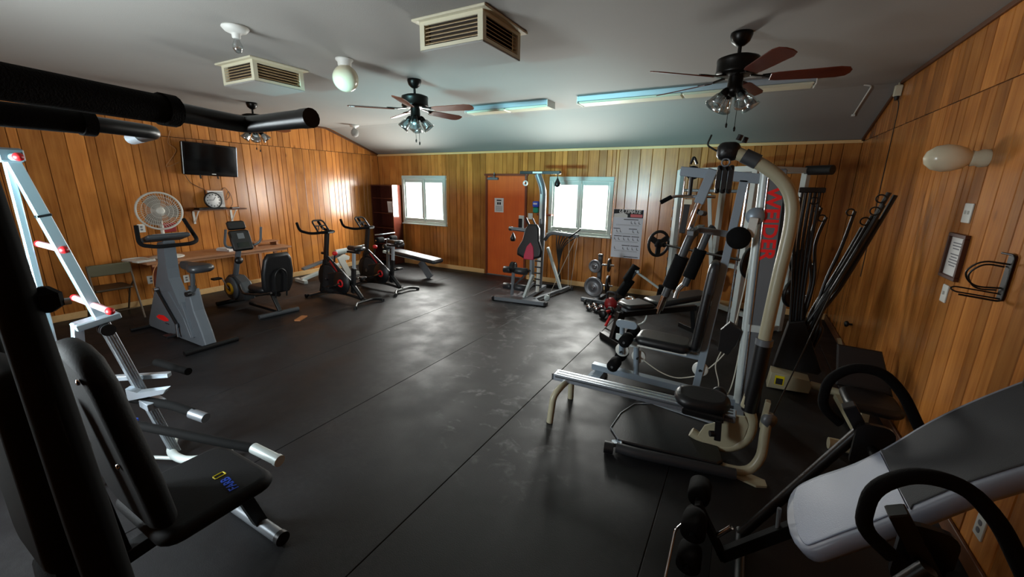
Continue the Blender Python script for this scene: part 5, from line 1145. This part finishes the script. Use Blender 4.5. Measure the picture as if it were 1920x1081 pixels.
# ---------------------------------------------------------------- rod gym against the right wall
t = thing('wall_rod_gym', 'rod resistance gym with bundles of black rods against the right wall', 'weight machine', (0.6, 4.45, 0))
hs = P(t, 'rod_housing', MB().prism([(0.385, 0.0), (0.40, 0.165), (0.70, 0.145), (0.725, 0.09), (0.715, 0.02)], (0, 4.40, 0.002), X, Z, 0.16, 0.008), 'beige_paint')
lb = P(hs, 'warning_label', MB().box((0.475, 4.319, 0.095), (0.075, 0.002, 0.09)), 'yellow', 'yellow warning label')
P(lb, 'label_print', MB().box((0.475, 4.3175, 0.085), (0.055, 0.001, 0.06)), 'ink')
P(t, 'rod_pack', MB().prism([(0.42, 0.16), (0.48, 0.62), (0.60, 0.66), (0.80, 0.20), (0.78, 0.16)], (0, 4.52, 0), X, Z, 0.10, 0.01), 'black_plastic')
for k in range(5):
    x_ = 0.40+0.032*k
    rd = P(t, 'rod', MB().tube(spline([(0.50+0.022*k, 4.52+0.02*(k % 2), 0.55), (0.47+0.022*k, 4.52, 0.9), (x_+0.01, 4.50, 1.4), (x_, 4.48, 1.82)]), 0.013, 8), 'black_plastic')
    if k in (0, 4): P(rd, 'rod_ring', MB().ringt((x_-0.03, 4.47, 1.74), (0, 1, 0), 0.03, 0.006, 14, 6), 'black_metal')
P(t, 'rod_clamp', MB().box((0.47, 4.48, 1.83), (0.19, 0.05, 0.045), bev=0.006), 'black_plastic')
for k, (tx, tz, ty) in enumerate(((1.00, 1.82, 4.55), (1.06, 1.80, 4.62), (0.97, 1.72, 4.50), (0.93, 1.63, 4.55), (0.98, 1.60, 4.62), (0.90, 1.52, 4.66))):
    rd = P(t, 'rod', MB().tube(spline([(0.55+0.03*k, 4.52+0.012*k, 0.32), (0.62+0.024*k, 4.53, 0.60), (tx-0.25, ty-0.02, tz-0.86), (tx-0.11, ty, tz-0.40), (tx, ty, tz)]), 0.018, 8), 'black_plastic')
    if k in (0, 2, 3): P(rd, 'rod_ring', MB().ringt((tx-0.045, ty-0.01, tz-0.05), (0.2, 1, 0), 0.032, 0.006, 16, 6), 'black_metal')
for (tx, tz), bx_ in (((0.57, 1.68), 0.56), ((0.62, 1.60), 0.58), ((0.81, 1.66), 0.66)):
    rd = P(t, 'rod', MB().tube(spline([(bx_, 4.56, 0.5), (bx_+0.04, 4.56, 1.0), (tx-0.04, 4.58, 1.35), (tx, 4.58, tz)]), 0.014, 8), 'black_plastic')
    P(rd, 'rod_ring', MB().ringt((tx-0.03, 4.57, tz-0.01), (0.2, 1, 0), 0.028, 0.006, 16, 6), 'black_metal')
P(t, 'frame_tube', MB().cyl((0.72, 4.38, 0.09), (1.02, 4.30, 0.09), 0.034).bar((0.86, 4.42, 0.56), (1.0, 4.33, 0.06), 0.04, 0.03), 'beige_paint')
P(t, 'backrest', MB().prism([(-0.19, -0.17), (0.16, -0.17), (0.14, 0.17), (-0.14, 0.17)], (0.97, 4.02, 0.45), V((1, -0.08, 0)), V((-0.25, 0.35, 1)), 0.05, 0.012), 'vinyl')
P(t, 'seat', MB().puff(rrect(0.34, 0.36, 0.08), (0.99, 3.74, 0.30), V((1, -0.05, 0)), Y, 0.07), 'vinyl')
P(t, 'seat_support', MB().bar((0.99, 3.78, 0.02), (0.99, 3.80, 0.28), 0.06, 0.05), 'beige_paint')
P(t, 'floor_tube', MB().cyl((0.74, 3.44, 0.045), (1.02, 3.46, 0.045), 0.042).bar((0.98, 3.46, 0.045), (0.92, 4.32, 0.06), 0.06, 0.05), 'beige_paint')

# ---------------------------------------------------------------- smith cage in the far right corner
e1, e2 = V((0.76, -0.65, 0)), V((0.65, 0.76, 0))
Lf = V((-0.89, 6.46, 0)); Rf = Lf+e1*1.22; Lb = Lf+e2*0.82; Rb = Rf+e2*0.82
t = thing('smith_cage', 'light grey barbell cage standing across the far right corner', 'barbell rack', tuple((Lf+Rb)/2))
for p, nm, mt_ in ((Lf, 'front_upright', 'steel_light'), (Rf, 'front_upright', 'steel_light'), (Lb, 'rear_upright', 'steel_light'), (Rb, 'rear_upright', 'steel_light')):
    P(t, nm, MB().bar(p, p+Z*2.08, 0.07, 0.07, up=e1, bev=0.006), mt_)
for p in (Lf, Rf):
    q = p-e1*0.05 if p is Lf else p-e1*0.045
    P(t, 'catch_plate', MB().bar(q+Z*0.35, q+Z*1.85, 0.03, 0.012, up=e1), 'steel_grey')
    for k in range(9): P(t, 'catch_hook', MB().prism([(0, 0), (-0.035, 0.02), (-0.04, 0.06), (-0.022, 0.06), (-0.018, 0.03), (0, 0.02)], q+Z*(0.45+0.15*k), e1, Z, 0.012), 'bike_dark')
    P(t, 'guide_rod', MB().cyl(p+e1*(0.09 if p is Lf else -0.09)+Z*0.05, p+e1*(0.09 if p is Lf else -0.09)+Z*2.02, 0.012), 'chrome')
for a, b, z_ in ((Lf, Rf, 2.06), (Lb, Rb, 2.06), (Lf, Lb, 2.06), (Rf, Rb, 2.06), (Lb, Rb, 0.06), (Lf, Lb, 0.05), (Rf, Rb, 0.05), (Lb, Rb, 0.72)):
    P(t, 'top_beam' if z_ > 2 else 'base_beam', MB().bar(a+Z*z_, b+Z*z_, 0.065, 0.065, bev=0.006), 'steel_grey' if z_ > 2 and a is Lb else 'steel_light')
P(t, 'end_roll', MB().cyl(Rb+Z*2.06, Rb+e1*0.30+Z*2.06, 0.055), 'black_plastic')
P(t, 'pull_up_bar', MB().cyl(Lf-e1*0.15+e2*0.2+Z*1.80, Rf+e1*0.2+e2*0.2+Z*1.80, 0.02), 'steel_grey')
P(t, 'strut', MB().bar(Lf+e2*0.45+e1*0.12+Z*1.75, Lf+e2*0.40+e1*0.45+Z*0.35, 0.06, 0.05), 'steel_light')
for k, (b, z_) in enumerate(((Rb, 0.95), (Rb, 0.55), (Lb, 0.75), (Lb, 0.40))):
    P(t, 'storage_peg', MB().cyl(b+Z*z_, b+(e1 if k < 2 else e1)*0.30*(1 if k < 2 else 0.9)+Z*z_, 0.02), 'chrome')
def plate(c, ax_, R_, th_, lab, mat_, open_=False, group='weight plates on the barbell cage'):
    c = V(c); ax_ = V(ax_).normalized(); t_ = thing('weight_plate', lab, 'weight plate', c, group)
    if not open_:
        P(t_, 'disc', MB().lathe([(0.022, -th_/2), (R_*0.3, -th_/2), (R_*0.34, -th_*0.3), (R_*0.78, -th_*0.3), (R_*0.82, -th_/2), (R_*0.98, -th_/2), (R_, -th_*0.3), (R_, th_*0.3), (R_*0.98, th_/2), (R_*0.82, th_/2), (R_*0.78, th_*0.3), (R_*0.34, th_*0.3), (R_*0.3, th_/2), (0.022, th_/2)], c, ax_, 30), mat_)
        P(t_, 'hub_ring', MB().ringt(c+ax_*th_*0.5, ax_, 0.03, 0.006, 18, 6), 'chrome')
    else:
        P(t_, 'rim', MB().ringt(c, ax_, R_*0.9, R_*0.11, 34, 8), mat_)
        P(t_, 'hub', MB().lathe([(0.022, -th_/2), (R_*0.34, -th_/2), (R_*0.34, th_/2), (0.022, th_/2)], c, ax_, 22), mat_)
        ux_, uy_, _ = frame(ax_)
        for k in range(3):
            a = 2*PI*k/3+0.5; d_ = ux_*math.cos(a)+uy_*math.sin(a)
            P(t_, 'spoke', MB().bar(c+d_*R_*0.28, c+d_*R_*0.84, R_*0.42, th_*0.7, up=ax_), mat_)
    return t_
bz_ = 1.0; bl0, bl1 = Lf+e2*-0.06+e1*-0.33+Z*bz_, Rf+e2*-0.06+e1*0.30+Z*bz_
t = thing('barbell', 'black barbell racked across the cage', 'barbell', tuple(bl0))
P(t, 'shaft', MB().cyl(bl0+e1*0.12, bl1-e1*0.12, 0.016), 'black_metal')
for a, b in ((bl0, bl0+e1*0.20), (bl1-e1*0.20, bl1)): P(t, 'sleeve', MB().cyl(a, b, 0.024), 'black_metal')
for a in (bl0+e1*0.20, bl1-e1*0.20): P(t, 'collar', MB().cyl(a, a+e1*0.02, 0.04), 'black_metal')
plate(bl0+e1*0.09, e1, 0.205, 0.035, 'dark grey three spoke plate on the left end of the barbell', 'cast_iron', True)
plate(bl1-e1*0.10, e1, 0.205, 0.035, 'black plate on the right end of the barbell', 'black_metal')
plate(Rb+e1*0.12+Z*0.95, e1, 0.16, 0.035, 'black plate on the upper peg at the right side of the cage', 'black_metal')
plate(Rb+e1*0.12+Z*0.55, e1, 0.19, 0.04, 'black plate on the lower peg at the right side of the cage', 'black_metal')
plate(Lb+e1*0.14+Z*0.75, e1, 0.17, 0.035, 'black plate on the upper peg inside the cage back', 'black_metal')
plate(Lb+e1*0.14+Z*0.40, e1, 0.13, 0.035, 'grey plate on the lower peg inside the cage back', 'plate_grey')

# adjustable bench in front of the cage
b0 = V((-1.16, 4.72, 0))
def bp3(f, s, z): return b0+e2*f+e1*s+Z*z
t = thing('adjustable_bench', 'black adjustable bench standing in front of the barbell cage', 'bench', tuple(b0+e2*0.5))
P(t, 'seat_pad', MB().puff([(-0.16, -0.11), (-0.12, -0.13), (0.18, -0.15), (0.18, 0.15), (-0.12, 0.13), (-0.16, 0.11)], bp3(0.20, 0, 0.46), e2, -e1, 0.07), 'vinyl')
P(t, 'back_pad', MB().puff([(-0.42, -0.15), (0.30, -0.15), (0.42, -0.11), (0.42, 0.11), (0.30, 0.15), (-0.42, 0.15)], bp3(0.86, 0, 0.49), e2+Z*0.06, -e1, 0.075), 'vinyl')
P(t, 'main_beam', MB().bar(bp3(0.02, 0, 0.36), bp3(1.15, 0, 0.34), 0.06, 0.07, bev=0.006), 'black_metal')
P(t, 'seat_bracket', MB().bar(bp3(0.05, 0, 0.41), bp3(0.40, 0, 0.41), 0.10, 0.03), 'steel_grey')
P(t, 'front_leg', MB().bar(bp3(0.02, 0.0, 0.38), bp3(-0.06, 0.0, 0.05), 0.10, 0.06, up=e1), 'black_metal')
P(t, 'front_foot', MB().bar(bp3(-0.07, -0.24, 0.035), bp3(-0.07, 0.24, 0.035), 0.08, 0.07, bev=0.01), 'black_metal')
P(t, 'rear_leg', MB().bar(bp3(1.10, 0, 0.34), bp3(1.16, 0, 0.05), 0.06, 0.05), 'black_metal')
P(t, 'rear_foot', MB().bar(bp3(1.17, -0.26, 0.03), bp3(1.17, 0.26, 0.03), 0.06, 0.06), 'black_metal')
P(t, 'adjust_arc', MB().tube(spline([bp3(0.45, -0.05, 0.34), bp3(0.40, -0.05, 0.20), bp3(0.22, -0.05, 0.16)]), 0.012, 8), 'steel_light')

# ---------------------------------------------------------------- weights on the floor by the back wall
t = thing('weight_tree', 'small grey weight tree stand under the exercise poster', 'weight rack', (-1.97, 6.42, 0))
P(t, 'base_bar', MB().bar((-2.20, 6.30, 0.03), (-1.74, 6.26, 0.03), 0.06, 0.05, bev=0.006), 'bike_grey')
P(t, 'base_bar', MB().bar((-1.96, 6.28, 0.03), (-1.94, 6.72, 0.03), 0.06, 0.05, bev=0.006), 'bike_grey')
P(t, 'post', MB().bar((-1.97, 6.46, 0.03), (-1.97, 6.46, 0.74), 0.06, 0.06, bev=0.006), 'bike_dark')
P(t, 'post_cap', MB().box((-1.97, 6.46, 0.755), (0.07, 0.07, 0.04), bev=0.01), 'black_plastic')
for z_, dx in ((0.60, -0.0), (0.26, 0)):
    P(t, 'peg', MB().cyl((-1.97, 6.46, z_), (-2.0, 6.22, z_), 0.016), 'chrome')
    P(t, 'peg', MB().cyl((-1.97, 6.46, z_), (-1.75, 6.50, z_), 0.016), 'chrome')
tg = 'weight plates on the weight tree'
plate((-1.995, 6.27, 0.26), (-0.12, -1, 0), 0.165, 0.035, 'large silver plate low on the front of the weight tree', 'plate_grey', False, tg)
plate((-1.995, 6.27, 0.60), (-0.12, -1, 0), 0.105, 0.03, 'small silver plate high on the front of the weight tree', 'plate_grey', False, tg)
plate((-1.83, 6.49, 0.60), (1, 0.1, 0), 0.11, 0.03, 'small dark plate high on the right side of the weight tree', 'cast_iron', False, tg)
plate((-1.83, 6.49, 0.28), (1, 0.1, 0), 0.15, 0.035, 'dark plate low on the right side of the weight tree', 'cast_iron', False, tg)
def dumbbell(c, ax_, L_, R_, lab, head, grip, hexa=False, mark=None, group='dumbbells on the floor by the weight tree'):
    c, ax_ = V(c), V(ax_).normalized(); t_ = thing('dumbbell', lab, 'dumbbell', (c.x, c.y, 0), group)
    P(t_, 'handle', MB().tube([c-ax_*L_*0.35, c, c+ax_*L_*0.35], [R_*0.34, R_*0.42, R_*0.34], 12), grip)
    for s_ in (-1, 1):
        o_ = c+ax_*s_*L_*0.28
        hd_ = P(t_, 'head', MB().lathe([(0.01, 0), (R_*0.9, 0), (R_, L_*0.03), (R_, L_*0.19), (R_*0.85, L_*0.22), (0.001, L_*0.22)], o_, ax_*s_, 6 if hexa else 16), head)
        if mark and s_ == -1: P(hd_, 'head_mark', MB().prism(rrect(R_*0.7, R_*0.5, 0.004), o_+ax_*s_*(L_*0.222), frame(ax_*s_)[0], frame(ax_*s_)[1], 0.003), mark)
    return t_
dumbbell((-1.89, 5.90, 0.043), (-0.25, -1, 0), 0.20, 0.042, 'chrome dumbbell at the left of the floor row', 'chrome', 'chrome')
dumbbell((-1.77, 5.87, 0.043), (-0.25, -1, 0), 0.20, 0.042, 'chrome dumbbell next to the black and red dumbbell', 'chrome', 'chrome')
dumbbell((-1.58, 5.66, 0.065), (-0.25, -1, 0), 0.28, 0.065, 'black hexagonal dumbbell with red mark on its end', 'black_plastic', 'red', True, 'red')
dumbbell((-1.38, 6.02, 0.12), (-0.2, -1, 0.0), 0.26, 0.115, 'large chrome and black dumbbell behind the adjustable bench', 'chrome', 'black_metal')
dumbbell((-2.02, 6.14, 0.035), (1, -0.1, 0), 0.15, 0.035, 'small black dumbbell tucked under the weight tree', 'black_plastic', 'black_plastic')
t = thing('kettlebell', 'red kettlebell with black handle among the dumbbells', 'kettlebell', (-1.635, 6.05, 0))
P(t, 'bell', MB().lathe([(0.001, 0), (0.06, 0.0), (0.095, 0.05), (0.10, 0.10), (0.075, 0.16), (0.03, 0.185), (0.001, 0.19)], (-1.635, 6.05, 0.0), n=18), 'red_dark')
P(t, 'handle', MB().tube(rnd([(-1.695, 6.05, 0.15), (-1.705, 6.05, 0.27), (-1.565, 6.05, 0.27), (-1.575, 6.05, 0.15)], 0.04), 0.017, 10), 'cast_iron')
t = thing('hand_gripper', 'red hand bar leaning on the front foot of the adjustable bench', 'hand bar', (-1.40, 5.16, 0))
P(t, 'bar_sleeve', MB().cyl((-1.45, 5.18, 0.02), (-1.41, 5.26, 0.15), 0.018), 'red')
P(t, 'bar_tip', MB().cyl((-1.41, 5.26, 0.15), (-1.40, 5.275, 0.175), 0.013), 'black_plastic')
t = thing('ab_cruncher', 'black padded floor exerciser with grey frame by the back wall', 'exerciser', (-1.35, 6.72, 0))
P(t, 'frame_bar', MB().bar((-1.46, 6.75, 0.50), (-1.05, 6.80, 0.24), 0.05, 0.03), 'steel_light')
P(t, 'frame_bar', MB().bar((-1.42, 6.72, 0.52), (-1.70, 6.62, 0.10), 0.04, 0.04), 'bike_dark')
P(t, 'base_bar', MB().bar((-1.75, 6.60, 0.03), (-1.00, 6.80, 0.03), 0.05, 0.05), 'black_metal')
P(t, 'foam_pad', MB().cyl((-1.58, 6.68, 0.34), (-1.46, 6.78, 0.58), 0.07), 'foam')
P(t, 'foam_pad', MB().cyl((-1.66, 6.66, 0.10), (-1.52, 6.74, 0.36), 0.08), 'foam')
P(t, 'foam_pad', MB().cyl((-1.03, 6.80, 0.06), (-1.01, 6.82, 0.30), 0.08), 'foam')
P(t, 'joint', MB().box((-1.44, 6.72, 0.50), (0.10, 0.05, 0.05), bev=0.008), 'silver')

# ================================================================== NEAR RIGHT: inversion table
iy = 1.80
t = thing('inversion_table', 'grey inversion table with black hoop handles in the near right corner', 'inversion table', (0.6, iy, 0))
bed_path = spline([(0.315, 0, 0.505), (0.42, 0, 0.63), (0.52, 0, 0.735), (0.61, 0, 0.85), (0.70, 0, 0.975), (0.80, 0, 1.09), (0.93, 0, 1.225)], 8)
bed_len = [0.0]
for p, q in zip(bed_path[:-1], bed_path[1:]): bed_len.append(bed_len[-1]+(q-p).length)
def bed_at(s_):
    for i in range(len(bed_len)-1):
        if s_ <= bed_len[i+1]:
            k = (s_-bed_len[i])/(bed_len[i+1]-bed_len[i]); d = bed_path[i+1]-bed_path[i]
            return bed_path[i].lerp(bed_path[i+1], k), V((-d.z, 0, d.x)).normalized()
    d = bed_path[-1]-bed_path[-2]; return bed_path[-1].copy(), V((-d.z, 0, d.x)).normalized()
def bed_width(s_, s0=0.0, cut=0.13):
    w_ = 0.208-0.012*math.sin(max(s_-0.15, 0)*7)
    u_ = min(max((s_-s0)/cut, 0), 1)
    return w_*(1-(1-u_)**3)**0.45
def bed_layer(s0, s1, inset, lift, th_, cut, n=26, dent=0.0):
    rings = []
    for i in range(n+1):
        s_ = s0+(s1-s0)*(i/n)**1.6; c, n_ = bed_at(s_); c = c+Y*iy+n_*lift
        w_ = max(bed_width(s_, s0, cut)-inset*min(1, (s_-s0)/0.02+0.3), 0.012)
        r_ = []
        for a in (200, 225, 250, 270): r_.append((math.cos(math.radians(a)), math.sin(math.radians(a))))
        sec = [(-1, -0.35), (-0.985, -0.7), (-0.93, -0.95), (-0.8, -1.0), (0.8, -1.0), (0.93, -0.95), (0.985, -0.7), (1, -0.35), (0.975, -0.08), (0.92, 0.0), (0.6, dent), (0.0, dent*1.5), (-0.6, dent), (-0.92, 0.0), (-0.975, -0.08)]
        rings.append([c+Y*w_*p+n_*th_*q for p, q in sec])
    return rings
P(t, 'bed_shell', MB().loft(bed_layer(0.0, bed_len[-1], 0, 0, 0.065, 0.11), True, True), 'bed_plastic')
P(t, 'bed_mat', MB().loft(bed_layer(0.035, 0.42, 0.03, 0.005, 0.006, 0.05), False, True), 'bed_cloth')
P(t, 'bed_mat', MB().loft(bed_layer(0.424, bed_len[-1]-0.01, 0.03, 0.005, 0.006, 0.001), False, True), 'bed_dark')  # upper mat: dark fabric, with the hoop's soft shadow put into its colour
P(t, 'head_pillow', MB().puff(rrect(0.16, 0.30, 0.05), (0.93, iy, 1.26), V((0.66, 0, 0.75)), Y, 0.08), 'vinyl')
for y_ in (1.40, 2.20):
    P(t, 'hoop_handle', MB().tube(rnd([(0.50, y_, 0.80), (0.42, y_, 0.86), (0.42, y_, 1.00), (0.50, y_, 1.08), (0.60, y_, 1.08), (0.68, y_, 1.00), (0.78, y_, 0.82), (0.84, y_, 0.68)], 0.07), 0.021, 12), 'foam')
    P(t, 'side_post', MB().bar((0.50, y_+(0.05 if y_ < iy else -0.05), 0.92), (0.66, y_+(0.05 if y_ < iy else -0.05), 0.66), 0.055, 0.05), 'black_metal')
    P(t, 'pivot_plate', MB().prism(rrect(0.13, 0.22, 0.04), (0.60, y_+(0.09 if y_ < iy else -0.09), 0.76), X, Z, 0.02), 'black_metal')
    P(t, 'front_leg', MB().tube([(0.58, y_, 0.80), (0.20, y_, 0.03)], 0.024, 10), 'black_metal')
    P(t, 'rear_leg', MB().tube([(0.64, y_, 0.80), (1.02, y_, 0.03)], 0.024, 10), 'black_metal')
for x_ in (0.20, 1.02):
    P(t, 'floor_bar', MB().tube([(x_, 1.36, 0.026), (x_, 2.24, 0.026)], 0.025, 10), 'black_metal')
P(t, 'pivot_bar', MB().cyl((0.60, 1.46, 0.76), (0.60, 2.14, 0.76), 0.018), 'black_metal')
P(t, 'height_boom', MB().bar((0.36, iy+0.01, 0.49), (0.19, iy+0.01, 0.30), 0.045, 0.03, up=Y), 'steel_grey')
P(t, 'under_beam', MB().bar((0.62, iy, 0.80), (0.10, iy, 0.21), 0.05, 0.04, up=Y), 'matte_black')
P(t, 'boom_pin', MB().cyl((0.28, iy, 0.55), (0.29, iy, 0.42), 0.008, n=8), 'steel_grey')
P(t, 'release_lever', MB().cyl((0.07, iy, 0.30), (0.125, iy, 0.38), 0.011, n=8), 'chrome')
for x_, z_ in ((-0.02, 0.42), (-0.02, 0.25)):
    for s_ in (-1, 1): P(t, 'ankle_roller', MB().lathe([(0.02, 0), (0.045, 0.006), (0.05, 0.03), (0.05, 0.12), (0.02, 0.13)], (x_, iy+s_*0.05, z_), (0, s_, 0)), 'matte_black')
    P(t, 'ankle_bar', MB().cyl((x_, iy-0.2, z_), (x_, iy+0.2, z_), 0.012), 'matte_black')
P(t, 'ankle_post', MB().bar((-0.02, iy, 0.44), (0.12, iy, 0.20), 0.04, 0.03), 'matte_black')
P(t, 'foot_rest', MB().bar((0.02, iy-0.20, 0.12), (0.02, iy+0.20, 0.12), 0.10, 0.02), 'matte_black')
P(t, 'latch_rod', MB().tube(rnd([(-0.06, iy-0.05, 0.36), (-0.09, iy-0.12, 0.36), (-0.10, iy-0.36, 0.16)], 0.02), 0.006, 8), 'chrome')
